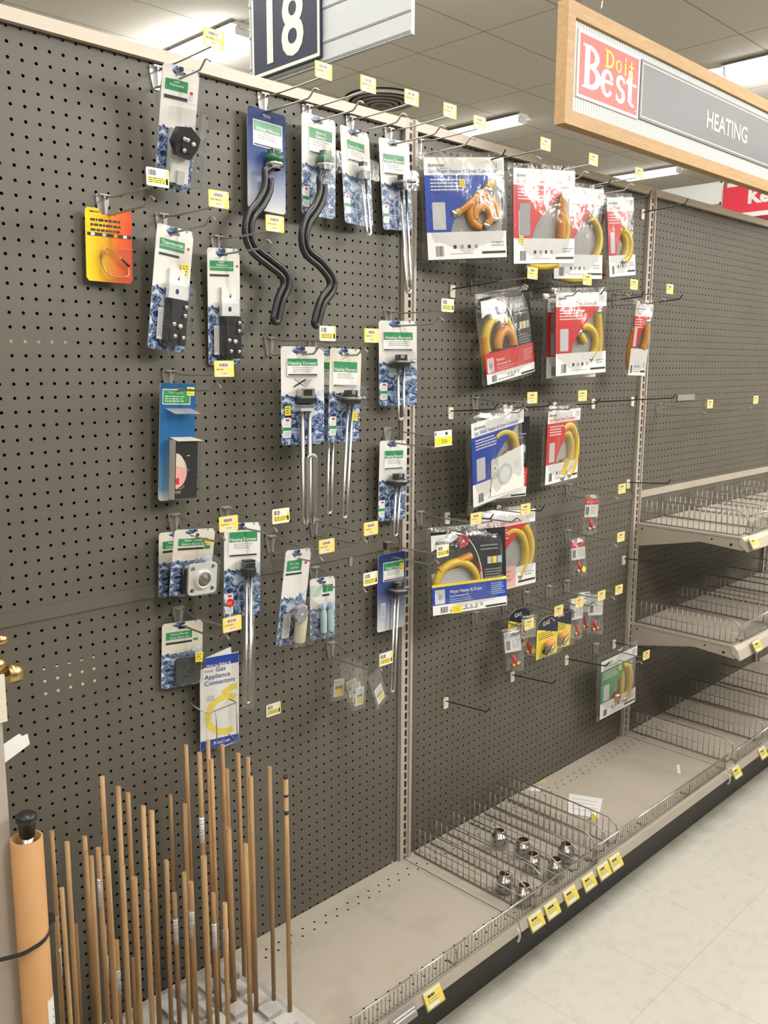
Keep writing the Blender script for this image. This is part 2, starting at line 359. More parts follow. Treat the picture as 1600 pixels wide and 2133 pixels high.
    def lathe(s, prof, m, c=(0, 0, 0), n=20, axis='z'):
        k = s.mi(m); rings = []
        for r, z in prof:
            b = len(s.v)
            for j in range(n):
                x, y = r * cos(2 * pi * j / n), r * sin(2 * pi * j / n)
                s.v.append((c[0] + x, c[1] + y, c[2] + z) if axis == 'z' else (c[0] + x, c[1] - z, c[2] + y))
            rings.append(b)
        for a, b in zip(rings, rings[1:]):
            for j in range(n): s.f.append(((a + j, a + (j + 1) % n, b + (j + 1) % n, b + j), k, None, True))
        return s
    def text(s, t, x, z, h, y, m, al='C', sx=1., bold=.0, shear=0., vert=False):
        V, F = text_geo(t, bold); q = h / .70
        if not V: return s
        x0, x1 = min(p[0] for p in V), max(p[0] for p in V); w = (x1 - x0) * q * sx
        ox = x - (w / 2 if al == 'C' else 0 if al == 'L' else w); b = len(s.v); k = s.mi(m)
        s.v += [(ox + (p[0] - x0) * q * sx, y, z + p[1] * q + ((p[0] - x0) * q * sx) * shear) for p in V]
        for f in F: s.f.append((tuple(b + i for i in f), k, None, False))
        return s
    def lines(s, x0, x1, z, n, dz, h, y, m, shear=0.):
        """rows of print too small to read: broken bars"""
        for i in range(n):
            x = x0; end = x1 - rnd.random() * (x1 - x0) * .25
            while x < end:
                w = min(rnd.uniform(.1, .38), end - x); zz = z - i * dz + (x - x0) * shear
                s.rect(x, zz - h, x + w, zz, y, m); x += w + .06
        return s
    def barcode(s, x0, x1, z0, z1, y, m):
        x = x0
        while x < x1 - .02:
            w = rnd.choice((.025, .045, .07)); s.rect(x, z0, min(x + w, x1), z1, y, m); x += w + rnd.choice((.03, .05))
        return s
    def build(s, name, parent=None, loc=None, rot=None, smooth_all=False):
        me = bpy.data.meshes.new(name)
        me.from_pydata([(a * IN, b * IN, c * IN) for a, b, c in s.v], [], [f[0] for f in s.f])
        for m in s.mats: me.materials.append(m)
        uvl = me.uv_layers.new(name='UVMap') if any(f[2] for f in s.f) else None
        for p, f in zip(me.polygons, s.f):
            p.material_index = f[1]; p.use_smooth = f[3] or smooth_all
            if f[2] and uvl:
                for li, u in zip(p.loop_indices, f[2]): uvl.data[li].uv = u
        me.validate(); me.update()
        o = bpy.data.objects.new(name, me); COL.objects.link(o)
        if parent is not None: o.parent = parent
        if loc is not None: o.location = [c * IN for c in loc]
        if rot is not None: o.rotation_mode = 'YXZ'; o.rotation_euler = rot
        return o
def smooth(path, n=8):
    P = [Vector(p) for p in path]; out = []
    for i in range(len(P) - 1):
        p0, p1, p2, p3 = P[max(i - 1, 0)], P[i], P[i + 1], P[min(i + 2, len(P) - 1)]
        for k in range(n):
            t = k / n
            out.append(.5 * ((2 * p1) + (p2 - p0) * t + (2 * p0 - 5 * p1 + 4 * p2 - p3) * t * t + (3 * p1 - p0 - 3 * p2 + p3) * t ** 3))
    out.append(P[-1]); return out
def arc(cx, cz, r, a0, a1, y, n=12, rx=None):
    rx = rx or r
    return [(cx + rx * cos(radians(a0 + (a1 - a0) * k / n)), y, cz + r * sin(radians(a0 + (a1 - a0) * k / n))) for k in range(n + 1)]
def tag(o, label, cat, group=None):
    o['label'] = label; o['category'] = cat
    if group: o['group'] = group
    return o
def struct(o): o['kind'] = 'structure'; return o
def thing(name, label, cat, loc=(0, 0, 0), rot=None, group=None):
    o = bpy.data.objects.new(name, None); COL.objects.link(o); o.empty_display_size = .02
    o.location = [c * IN for c in loc]
    if rot is not None: o.rotation_mode = 'YXZ'; o.rotation_euler = rot
    return tag(o, label, cat, group)
def posed(name, label, cat, p, group=None):
    """p = X, Y, Z of the top middle, width, height, yaw, tilt, roll"""
    return thing(name, label, cat, p[:3], (radians(p[6]), radians(p[7]), radians(p[5])), group)
def tree_copy(o, loc, label, rot=None):
    c = o.copy(); COL.objects.link(c); c.location = [a * IN for a in loc]; c['label'] = label
    if rot is not None: c.rotation_mode = 'YXZ'; c.rotation_euler = rot
    def kids(src, dst):
        for ch in list(src.children):
            d = ch.copy(); COL.objects.link(d); d.parent = dst; kids(ch, d)
    kids(o, c); return c
# ------------------------------------------------------------------ camera (solved from the pegboard holes)
F = 1848.75
CAM = Vector((-27.474, -63.801, 60.628))
cam = bpy.data.cameras.new('camera'); co = bpy.data.objects.new('camera', cam); COL.objects.link(co); S.camera = co
cam.sensor_fit = 'HORIZONTAL'; cam.sensor_width = 36; cam.lens = 36 * F / 1600; cam.clip_start = .05; cam.clip_end = 60
RM = Matrix.Rotation(-.7856, 3, 'Z') @ Matrix.Rotation(-.1668, 3, 'X') @ Matrix.Rotation(-.0042, 3, 'Y')
co.matrix_world = Matrix.Translation(CAM * IN) @ (RM @ Matrix.Rotation(pi / 2, 3, 'X')).to_4x4()
def at(px, py, Y):
    """the point on the plane Y = const that the photograph shows at this pixel (inches)"""
    d = RM @ Vector(((px - 800) / F, 1, -(py - 1066.5) / F)); t = (Y - CAM.y) / d.y
    return CAM + d * t
# ------------------------------------------------------------------ room
H = 148
def plane(name, p, m):
    return struct(MB().face(p, m).build(name))
plane('floor', [(-260, -420, 0), (440, -420, 0), (440, 300, 0), (-260, 300, 0)], floor_mat())
plane('ceiling', [(-260, 300, H), (440, 300, H), (440, -420, H), (-260, -420, H)], ceil_mat())
plane('wall_right', [(425, -420, 0), (425, 300, 0), (425, 300, H), (425, -420, H)], M_wallp)
plane('wall_left', [(-260, 300, 0), (-260, -420, 0), (-260, -420, H), (-260, 300, H)], M_wallp)
plane('wall_front', [(-260, -420, 0), (440, -420, 0), (440, -420, H), (-260, -420, H)], M_wallp)
struct(MB().box(-120, -132, 0, 320, -96, 84, mat('opposite_shelving', (.12, .11, .095), .7)).build('unseen_shelving_block'))  # unseen shelving block added across the aisle, shades the lower pegboard
plane('wall_rear', [(440, 300, 0), (-260, 300, 0), (-260, 300, H), (440, 300, H)], M_wallp)
# ------------------------------------------------------------------ gondola: pegboard, rails, uprights
POST = [39.4, 87.4, 135.4]
def pegpanel(name, x0, x1, z0, z1, m):
    o = MB(); o.face([(x0, 0, z0), (x1, 0, z0), (x1, 0, z1), (x0, 0, z1)], m)
    zb, gap = (z0 if z0 > 20 else 0), None
    if x0 < -8: gap = (-1.5, 4.3, 61.45, 62.75) if z0 > 20 else (-.6, 5.2, 34.3, 37.3)      # opening cut in the far side's board to show the lit room behind
    if gap:
        a, b, c, d = gap
        for q in ((x0, a, zb, z1), (b, x1, zb, z1), (a, b, zb, c), (a, b, d, z1)): o.box(q[0], .9, q[2], q[1], 1.1, q[3], M_dark)
    else: o.box(x0, .9, zb, x1, 1.1, z1, M_dark)
    return struct(o.build(name))
for i, (a, b, mu, ml) in enumerate(((-8.6, 38.7, M_peg1, M_peg2), (40.1, 86.7, M_peg1, M_peg2), (88.1, 134.7, M_peg3, M_peg4), (136.1, 184, M_peg3, M_peg4))):
    sd = ('near', 'middle', 'far', 'end')[i]
    pegpanel('wall_pegboard_%s_upper' % sd, a, b, 42.3, 83.4, mu)
    pegpanel('wall_pegboard_%s_lower' % sd, a, b, 5.2, 42.3, ml)
    struct(MB().box(a, -.14, 41.45, b, -.01, 42.45, M_pegs if i < 2 else M_beige).build('trim_%d' % (i + 1)))
    t = MB(); t.prism(rrect(a, 83.15, b, 84.05, .1, 2), .9, -.55, M_beige2); struct(t.build('trim_%d' % (i + 11)))
UPL = ('slotted beige steel upright between the first and second pegboard bays', 'slotted beige steel upright where the upper shelves begin', 'slotted beige steel upright beyond the upper shelves at the frame edge')
for x, l in zip(POST, UPL):
    r = thing('shelf_upright', l, 'upright', (x, 0, 0))
    c = MB(); c.face([(-.78, -.42, 5.5), (.5, -.42, 5.5), (.5, -.42, 84.2), (-.78, -.42, 84.2)], M_slot)
    c.box(-.78, -.42, 5.5, -.72, .8, 84.2, M_beige); c.box(-.7, .3, 5.5, .5, .8, 84.2, M_dark); c.build('slotted_face', r)
    f = MB(); f.box(.5, -.62, 5.5, .62, .8, 84.2, M_beige).box(.62, -.5, 5.5, .98, .8, 84.2, M_beige); f.build('side_flange', r)
# base decks with price channel, kick plate
def deck(x0, x1, label):
    r = thing('base_deck', label, 'shelf', (0, 0, 0))
    d = MB(); d.face([(x0, -16.05, 5.5), (x1, -16.05, 5.5), (x1, -.05, 5.5), (x0, -.05, 5.5)], M_deck)
    d.box(x0, -16.05, 4.6, x1, -.05, 5.1, M_dark); d.box(x0, -.5, 5.1, x1, -.05, 5.46, M_beige); d.build('deck_pan', r)
    c = MB(); c.prism([(-16.0, 5.52), (-16.12, 5.52), (-16.3, 5.3), (-16.62, 4.4), (-16.5, 4.3), (-16.0, 4.6)], 0, 1, M_beige)
    c.v = [(x0 if abs(v[1]) < .5 else x1, v[0], v[2]) for v in c.v]; c.build('price_channel', r); return r
deck(-8.55, 39.35, 'beige base deck of the near bay, under the dowels and empty toward the wire dividers')
deck(39.45, 87.35, 'beige base deck of the middle bay, with wire dividers and metal fittings')
deck(87.45, 135.35, 'beige base deck of the far bay under the two upper shelves')
deck(135.45, 183, 'beige base deck past the last visible upright')
struct(MB().box(-8.6, -15.4, 0, 183, -15, 4.6, M_base).build('baseboard_front'))
# end panel at the near left
ep = MB(); ep.prism(rrect(-44, 0, -8.4, 76, .15, 2), -12.3, -13.1, M_beige)
tag(ep.build('end_panel'), 'tall beige end panel at the left edge, with a cardboard tube strapped to it', 'panel')
# ------------------------------------------------------------------ wire fences and dividers
def fence(x0, x1, label, y=-16.25, z=5.6, h=2.0):
    r = thing('wire_fence', label, 'wire fence', (x0, y, z)); L = x1 - x0
    MB().tube([(0, 0, h), (L, 0, h)], .11, M_chrome, 6).tube([(0, 0, .02), (L, 0, .02)], .07, M_steel, 6).tube([(0, 0, h * .12 + .15), (L, 0, h * .12 + .15)], .05, M_steel, 6).build('long_rail', r)
    b = MB(); k = 0
    while k * .5 <= L: b.tube([(k * .5, .06, 0), (k * .5, .06, h)], .045, M_steel, 5); k += 1
    b.build('upright_wire', r)
    c = MB()
    for q in (L * .02, L * .35, L * .68, L * .99): c.tube([(q, .05, h), (q, -.1, .4), (q, .1, -.0), (q, 1.2, -.03)], .07, M_steel, 6)
    c.build('foot_clip', r); return r
fence(16.6, 54.3, 'near wire fence along the front edge of the base deck')
fence(53.4, 87.2, 'wire fence on the middle deck edge, overlapping the near one behind the yellow tags', y=-16.05, h=1.9)
fence(89.8, 135, 'far wire fence on the base deck edge under the upper shelves', h=2.0)
def divider(x, z, label, grp, d=16.2, h=3.3, front=True, m=None, lean=0.):
    m = m or M_steel; r = thing('wire_divider', label, 'wire divider', (x, 0, z), None, grp)
    y0, y1 = -.45, -d + .2
    fr = [(lean, y0, .08), (0, y0, h), (0, y1 + 1.3, h), (0, y1 + .25, h - .55), (0, y1, h - 1.4), (0, y1 + .2, .5), (0, y1 + .9, .08)]
    MB().tube(fr + [(0, y0, .08)], .085, m, 6).build('outer_frame', r)
    b = MB(); k = 1
    while y0 - k * .8 > y1 + .9: b.tube([(0, y0 - k * .8, .08), (0, y0 - k * .8, h)], .05, m, 5); k += 1
    b.tube([(0, y0, 1.5), (0, y1 + .2, 1.5)], .05, m, 5); b.build('upright_wire', r); return r
DG = 'wire dividers in the middle bay'
for i, x in enumerate((41.05, 43.84, 46.87, 50.73, 53.76, 56., 58.6)):
    divider(x, 5.55, 'wire divider standing on the middle base deck, %s of seven counted from the near upright' % ('first', 'second', 'third', 'fourth', 'fifth', 'sixth', 'last')[i], DG)
for zz, xs, nm in ((37.95, (88.7, 95.7, 104.5, 113.4, 122), 'upper shelf'), (22.95, (88.7, 101.5, 111.5, 119.5, 129.5), 'lower shelf'), (5.55, (89.4, 99.6, 108.7, 119.4), 'base deck of the far bay')):
    for i, x in enumerate(xs):
        divider(x, zz, 'wire divider on the %s, %s from its near end' % (nm, ('first', 'second', 'third', 'fourth', 'fifth')[i]), 'wire dividers on the ' + nm, h=3.4)
# ------------------------------------------------------------------ upper shelves of the far bay
def shelf(z, label):
    r = thing('gondola_shelf', label, 'shelf', (87.4, 0, z)); w = 48
    p = MB(); p.box(.35, -15.6, -.25, w - .3, -.3, 0, M_beige); p.box(.35, -.7, -1., w - .3, -.4, -.25, M_beige); p.build('shelf_pan', r)
    c = MB(); c.prism([(-15.5, .03), (-15.75, .03), (-16.3, -.5), (-16.75, -1.75), (-16.6, -1.85), (-15.5, -1.0)], 0, 1, M_beige2)
    c.v = [(.3 if abs(v[1]) < .5 else w - .3, v[0], v[2]) for v in c.v]; c.build('price_channel', r)
    for sx in (.55, w - .75):
        b = MB(); out = [(-.35, .0), (-15.7, -.02), (-16.3, -1.3), (-15.9, -1.75), (-10, -1.35), (-.35, -3.4)]
        b.prism(out, 0, 1, M_beige)
        b.v = [(sx - .12 if abs(v[1]) < .5 else sx, v[0], v[2]) for v in b.v]
        for yy, zz, rr in ((-1.2, -.75, .13), (-11.6, -.75, .13), (-14.3, -1.15, .2)): b.tube([(sx - .16, yy, zz), (sx + .05, yy, zz)], rr, M_dark, 10)
        b.build('bracket', r)
    return r
shelf(37.9, 'upper beige steel shelf of the far bay, near end bracket showing')
shelf(22.9, 'lower beige steel shelf of the far bay, in the shade of the upper one')
for z, l in ((37.95, 'wire fence along the front of the upper shelf'), (22.95, 'wire fence along the front of the lower shelf')): fence(90, 134.6, l, y=-15.75, z=z + .05, h=2.6)
# ------------------------------------------------------------------ hooks
def tag_card(kind, w=1.75, h=1.2):
    m = MB(); m.prism(rrect(-w / 2, -h / 2, w / 2, h / 2, .09, 2), .03, -.03, M_tagy if kind else M_tagw)
    y = -.036
    if kind == 1:
        m.flat(rrect(-w * .36, h * .06, w * .36, h * .42, .05, 2), y, M_tagp); m.barcode(-w * .25, w * .2, h * .14, h * .32, y - .006, M_ink)
        m.lines(-w * .4, w * .1, -.02, 1, .1, .05, y, M_ink); m.flat(rrect(-w * .44, -h * .45, w * .26, -h * .16, .05, 2), y, M_tagp)
        m.lines(-w * .14, w * .2, -h * .24, 1, .1, .09, y - .006, M_grey)
    elif kind == 0:
        m.barcode(-w * .40, -w * .05, h * .08, h * .38, y, M_ink); m.rect(-w * .44, -h * .34, w * .44, -h * .02, y, M_yel); m.rect(w * .36, -h * .34, w * .46, h * .40, y, M_yel)
        m.lines(-w * .4, w * .4, -h * .04, 3, .13, .05, y - .006, M_ink)
    return m
GH = 'price hooks on the pegboard'
def scan_hook(x, z, label, kind=1, tag_on=True, dull=False):
    r = thing('scan_hook', label, 'hook', (x, 0, z), None, GH); wm = M_steel
    p = MB(); p.prism([(-.52, .38), (.52, .38), (.5, -.2), (.26, -1.32), (-.26, -1.32), (-.5, -.2)], -.02, -.14, M_plate)
    p.box(-.4, -.55, .26, .4, -.14, .36, M_plate); p.box(-.06, -.5, -1.2, .06, -.14, .26, M_plate); p.build('back_plate', r)
    MB().tube(smooth([(.3, -.16, .1), (.32, -.5, .2), (.2, -1.3, .08), (0, -2.4, .0), (0, -5, .02), (0, -7.75, .08)], 5), .075, wm, 7).build('label_arm', r)
    MB().tube(smooth([(0, -.14, -1.14), (0, -1.5, -1.2), (0, -5.6, -1.15), (0, -6.2, -1.05), (0, -6.75, -.62), (0, -7.1, -.66), (0, -7.4, -.86)], 5), .085, wm, 7).build('hook_arm', r)
    if tag_on: tag_card(kind).build('price_tag', r, (0, -7.9, .52))
    return r
def peg_hook(x, z, label, L=6.5):
    r = thing('peg_hook', label, 'hook', (x, 0, z), None, 'plain peg hooks on the pegboard')
    MB().prism(rrect(-.38, -.85, .38, .45, .12, 3), -.02, -.2, M_cream).build('cream_back', r)
    MB().tube(smooth([(0, -.15, .05), (0, -1, .1), (0, -L + .8, .45), (0, -L + .3, .62), (0, -L - .05, 1.1)], 5), .08, M_dsteel, 7).build('hook_arm', r)
    return r
HK = [  # x, z, tag style, what hangs on it
 (11.35, 82.5, 1, 'carrying the lever thermostat card at the top left'), (6.45, 72.5, 0, 'carrying the orange thermocouple card'),
 (11.4, 71.7, 1, 'carrying the thermostat card with a yellow sticker'), (16.5, 70.55, 1, 'carrying the thermostat card beside the dark wavy heating elements'),
 (11.5, 59.6, 1, 'carrying the tall blue timer card'), (21.55, 82.6, 1, 'carrying the navy card with the wavy black element'),
 (26.4, 82.6, 1, 'carrying the wavy black element on a water print card'), (31.6, 82.6, 1, 'carrying the shortest silver heating element'),
 (36.65, 82.5, 1, 'carrying the flanged element at the top of the upright'), (21.8, 62.45, 0, 'carrying the folded double heating element'),
 (26.85, 62.4, 1, 'carrying two flat flange heating elements one behind the other'), (36.75, 65.4, 0, 'carrying the higher flange element by the upright'),
 (11.55, 47.85, 1, 'carrying the two square flange adapter kits'), (16.65, 47.85, 0, 'carrying the element in the long clear tube'),
 (26.8, 45.5, 1, 'hanging empty below the two long bare elements'), (21.55, 44.65, 1, 'carrying the card with the grey star knob'),
 (26.75, 40.9, 0, 'carrying the blister with blue tipped bottles'), (11.65, 39.85, 1, 'carrying the black gasket card'),
 (36.6, 42.0, 0, 'carrying the lowest element card, on navy'), (28.8, 32.9, 0, 'carrying five tiny plastic baggies'),
 (40.9, 82.2, 1, 'left of the top row blue panel bag'), (51.5, 82.1, 1, 'left on the top row big red panel bag'),
 (60.5, 82., 1, 'in the top row above the half hidden bag'), (70.3, 82., 1, 'over the top row yellow hose bag by the far upright'),
 (49.95, 69.25, 1, 'over the crumpled bag with the red band'), (60.25, 69.3, 1, 'over the square red connector bag in the second row'),
 (70.4, 69.4, 1, 'hanging empty left of the narrow edge-on bag'), (79.25, 69.4, 1, 'over the narrow edge-on bag by the far upright'),
 (50.6, 56.5, 1, 'over the blue bag hanging askew'), (60.25, 56.5, 1, 'over the red connector bag in the third row'),
 (41.6, 44.6, 1, 'over the black and blue connector kit bag'), (50.0, 44.6, 1, 'over the pale red bag behind the black and blue kit'),
 (69.95, 44.9, 1, 'carrying the higher small red valve baggie'), (70.25, 38.8, 1, 'carrying the lower small red valve baggie'),
 (70.4, 32.0, 1, 'rightmost in the row of five small valve hooks'), (66.3, 32.0, 1, 'second from the right in the row of small valve hooks'),
 (61.4, 32.1, 1, 'middle of the row of small valve hooks, yellow card beneath'), (57.1, 31.9, 1, 'over the frontmost yellow valve card'),
 (51.35, 31.5, 1, 'leftmost of the small valve hooks'), (78.4, 21.5, 1, 'over the green gas connector bag'),
 (92.6, 54.6, 1, 'hanging empty on the far bay, nearer of two'), (107.9, 54.8, 1, 'hanging empty on the far bay, farther of two'),
]
for x, z, k, l in HK:
    h = scan_hook(x, z, 'price hook %s, %s tag' % (l, 'yellow' if k else 'white'), k)
# the hook with the hand written price
r316 = thing('scan_hook', 'wire price hook with a big handwritten 316 tag beside the upright', 'hook', (36.7, 0, 53.8), None, GH)
p = MB(); p.prism([(-.52, .38), (.52, .38), (.5, -.2), (.26, -1.32), (-.26, -1.32), (-.5, -.2)], -.02, -.14, M_plate); p.build('back_plate', r316)
MB().tube(smooth([(.3, -.16, .1), (.2, -1.3, .02), (0, -3, -.05), (0, -7.0, -.1)], 5), .075, M_steel, 7).build('label_arm', r316)
MB().tube(smooth([(0, -.14, -1.14), (0, -3, -1.25), (0, -6.6, -1.3)], 5), .085, M_steel, 7).build('hook_arm', r316)
t = MB(); t.prism([(-1.05, -.8), (1.15, -.8), (1.15, .72), (-1.05, .72)], 0, -.04, M_paper); t.rect(-1.03, -.68, 1.12, .12, -.046, M_yel)
t.text('316', .15, -.5, .42, -.055, M_ink, sx=.8); t.text('K', -.85, .3, .3, -.055, M_dblue, bold=.02); t.lines(-.6, .2, .5, 1, .1, .08, -.055, M_lgrey)
t.flat(circ(.45, .42, .16, 10), -.055, M_dblue); t.lines(.65, 1.05, .5, 1, .1, .06, -.055, M_lgrey); t.build('price_tag', r316, (.55, -7.1, -.35), (0, radians(-3), radians(-8)))
PK = [(46.7, 80.5, 'black peg hook in the top row, holding the right side of the blue panel bag'), (57., 80.5, 'black peg hook in the top row, right side of the big red panel bag'),
 (66.45, 80.4, 'black peg hook in the top row past the half hidden bag'), (75.8, 80.4, 'black peg hook holding the yellow hose bag by the far upright'), (85.4, 80.7, 'bare black peg hook crossing the far upright in the top row'),
 (46.43, 68.35, 'bare cream backed peg hook left of the crumpled red band bag'), (55.3, 68.3, 'black peg hook holding the right side of the crumpled red band bag'), (66.15, 68.2, 'black peg hook holding the right side of the square red bag in the second row'),
 (75.4, 68.4, 'bare black peg hook between the square red bag and the edge-on bag'), (85.45, 68.6, 'black peg hook holding the edge-on bag across the far upright'),
 (46.45, 55.4, 'cream backed peg hook at the left of the askew blue bag'), (56.1, 55.4, 'black peg hook at the right of the askew blue bag'), (66.2, 55.4, 'black peg hook holding the right side of the third row red bag'),
 (75.06, 55.6, 'bare cream backed peg hook right of the third row red bag'), (85.17, 55.6, 'bare cream backed peg hook beside the far upright in the third row'),
 (46.2, 43.8, 'black peg hook holding the right side of the black and blue kit'), (55.4, 43.6, 'black peg hook over the pale red bag behind the kit'), (85.1, 44., 'bare cream backed peg hook in front of the far upright, above the empty shelf'),
 (84.95, 33., 'bare cream backed peg hook in front of the far upright, below shelf height'), (71.2, 21.3, 'bare cream backed peg hook left of the green bag'), (83.4, 20.8, 'peg hook half hidden behind the green bag'),
 (59.1, 22.1, 'bare cream backed peg hook under the small valve baggies'), (46.43, 22.15, 'lowest bare cream backed peg hook, nearest the first upright')]
for x, z, l in PK: peg_hook(x, z, l)
# ------------------------------------------------------------------ carded goods
P = {
'c1':(11.42,-3.57,82.11,3.07,8.60,-1.89,12.26,0.19),'c2':(6.41,-0.97,71.70,3.45,5.23,-10.46,0.23,1.39),'c3':(11.38,-2.11,70.83,3.39,9.39,3.64,2.89,5.96),
'c4':(16.39,-1.2,69.82,3.13,9.46,-1.60,5.03,-2.24),'c5':(11.46,-1.59,58.94,3.30,9.42,1.15,2.09,2.30),'c6':(21.30,-0.9,81.41,3.96,8.19,-0.88,-1.87,2.39),
'c7':(26.36,-1.73,81.74,4.18,8.37,4.37,0.99,-0.32),'c8':(31.38,-0.9,81.71,4.16,8.57,7.68,-4.34,0.66),'c9':(36.43,-1.0,81.65,4.29,8.31,2.46,-0.79,-4.09),
'c14':(21.81,-4.65,61.94,4.01,8.33,-15.49,0.32,0.16),'c15':(26.81,-4.64,61.84,3.69,8.28,-1.42,0.38,1.80),'c15b':(26.75,-2.55,61.8,3.69,8.28,-1.42,0.38,1.),'c16':(36.65,-1.5,64.69,4.17,8.29,-20.05,-1.03,-0.28),
'c17':(36.66,-1.0,52.85,3.87,8.14,-1.12,-0.62,2.15),'c18':(11.48,-3.35,47.34,3.71,5.50,-3.53,5.18,4.67),'c18b':(11.44,-0.75,46.80,3.59,5.39,2.33,-1.06,3.26),
'c19':(16.60,-2.69,47.13,3.45,8.01,-7.82,-3.38,3.68),'c21':(21.60,-4.07,44.30,2.93,8.87,0.16,5.72,3.61),'c22':(26.75,-1.3,40.37,2.9,5.96,-6.16,-1.86,1.44),
'c23':(11.61,-0.8,39.04,3.68,5.65,-7.99,0.57,2.90),'c24':(36.55,-1.0,41.25,4.10,8.11,0.95,-0.78,1.83)}
def label_block(m, x0, x1, z0, z1, y, lines, frame=True, small=True):
    """white paper patch: green head with the product words, grey small print, black foot"""
    if frame: m.rect(x0, z0, x1, z1, y, M_white)
    h = z1 - z0; g0 = z1 - h * .42
    m.rect(x0 + .06, g0, x1 - .06, z1 - .06, y - .008, M_green)
    n = len(lines); w = x1 - x0
    for i, t in enumerate(lines):
        hh = min(.3, h * .25 / n); V, _ = text_geo(t, .01); tw = (max(p[0] for p in V) - min(p[0] for p in V)) * hh / .7
        m.text(t, (x0 + x1) / 2, g0 + .08 + (n - 1 - i) * (hh + .07), hh, y - .016, M_white, sx=min(1, (w - .3) / tw), bold=.01)
    if small: m.lines(x0 + w * .18, x1 - w * .12, g0 - .14, 3, .17, .07, y - .008, M_grey); m.rect(x0 + .1, z0 + .06, x1 - .1, z0 + .2, y - .008, M_ink)
def flagmark(m, x, z, y, green=True):
    m.flat(rrect(x - .38, z - 1.7, x + .38, z, .08, 2), y, M_white)
    m.rect(x - .12, z - .3, x + .22, z - .12, y - .008, M_red); m.rect(x - .12, z - .22, x + .02, z - .12, y - .012, M_dblue)
    m.lines(x - .25, x + .3, z - .4, 3, .12, .05, y - .008, M_lgrey)
    if green: m.rect(x - .38, z - 1.1, x + .38, z - .82, y - .008, M_green)
    m.rect(x - .26, z - 1.58, x + .28, z - 1.2, y - .008, M_lgrey)
def base_card(m, w, h, front, r=.28, t=.05, slot=True, side=M_white):
    hole = [rrect(-.42, -.62, .42, -.36, .12, 3)] if slot else []
    m.prism(rrect(-w / 2, -h, w / 2, 0, r, 3), 0, -t, front, side, hole, frame=(-w / 2, -h, w / 2, 0)); return -t - .012
def blister(x0, x1, z0, z1, d, r=.2, b=.14):
    """clear tray: flange, sloped walls, flat front"""
    m = MB(); a = rrect(x0, z0, x1, z1, r, 3); c = rrect(x0 + b, z0 + b, x1 - b, z1 - b, r, 3)
    for i in range(len(a)):
        j = (i + 1) % len(a); m.face([(a[i][0], -.06, a[i][1]), (a[j][0], -.06, a[j][1]), (c[j][0], -d, c[j][1]), (c[i][0], -d, c[i][1])], M_blister, smooth=True)
    m.flat(c, -d, M_blister); return m
def stick(m, x, z, w, h, y): m.rect(x - w / 2, z - h / 2, x + w / 2, z + h / 2, y, M_yel); m.lines(x - w * .35, x + w * .4, z + h * .3, 3, h * .25, h * .07, y - .006, M_ink)
# lever thermostat
r = posed('thermostat_pack', 'lever thermostat on a tall card, black hexagonal body in a clear blister, top left', 'thermostat', P['c1'])
w, h = P['c1'][3:5]; m = MB(); y = base_card(m, w, h, M_wave); m.rect(-1.35, -2.35, 1.4, -.85, y, M_white)
label_block(m, -1.32, .68, -2.3, -.9, y - .008, ['Lever', 'Thermostat'], False, False); m.rect(-1.26, -1.72, .62, -1.46, y - .01, M_green); m.rect(-1.3, -2.3, .66, -2.06, y - .02, M_ink)
m.rect(.84, -1.75, 1.08, -1.55, y - .02, M_red); m.lines(.78, 1.2, -1.85, 3, .14, .06, y - .02, M_lgrey); m.build('card', r)
MB().box(-.75, -.75, -8.1, .85, -.12, -4.3, M_paper).box(-.2, -.95, -8.2, .4, -.75, -7.2, M_lgrey).lines(-.9, -.5, -5.9, 10, .16, .06, -.76, M_grey).build('leaflet', r)
hx = MB(); hx.prism([(-.55, -6.15), (.55, -6.35), (1.15, -5.5), (1.3, -4.75), (.45, -4.05), (-.55, -4.15), (-1.0, -5.2)], -.75, -1.35, M_black).prism([(-.3, -5.8), (.5, -5.9), (.7, -5.2), (.3, -4.6), (-.3, -4.8)], -1.35, -1.5, M_black); bd = hx.build('thermostat_body', r)
sc = MB()
for x, z, mm in ((-.15, -4.95, M_chrome), (.12, -5.0, M_chrome), (-.1, -5.75, M_chrome), (.62, -5.2, M_white)): sc.lathe([(.02, .12), (.15, .1), (.17, 0)], mm, (x, -1.5, z), 12, 'y')
sc.build('screw', bd); blister(-.85, 1.75, -8.35, -2.75, 1.75).build('blister', r)
# orange card
r = posed('thermocouple_pack', 'yellow to red card with a copper loop in a clear blister, leftmost on the wall', 'thermocouple', P['c2'])
w, h = P['c2'][3:5]; m = MB(); ow = w / 2
m.prism([(-ow + .2, -h), (ow - .2, -h), (ow, -h + .25), (ow, -.2), (ow - .15, 0), (.75, 0), (.55, -.42), (-.55, -.42), (-.75, 0), (-ow + .15, 0), (-ow, -.2), (-ow, -h + .25)], 0, -.05, M_sun, M_org, frame=(-ow, -h, ow, 0)); y = -.062
for i in range(3): m.lines(-1.35, 1.3, -.75 - i * .36, 1, .1, .17, y, M_ink)
m.lines(-1.4, -.6, -.22, 1, .1, .1, y, M_ink); m.rect(-1.6, -1.98, 1.7, -1.74, y, M_ink)
for x, mm in ((-1.2, M_paper), (-.35, M_lgrey), (.5, M_org), (1.2, M_paper)): m.rect(x - .14, -1.96, x + .14, -1.76, y - .01, mm)
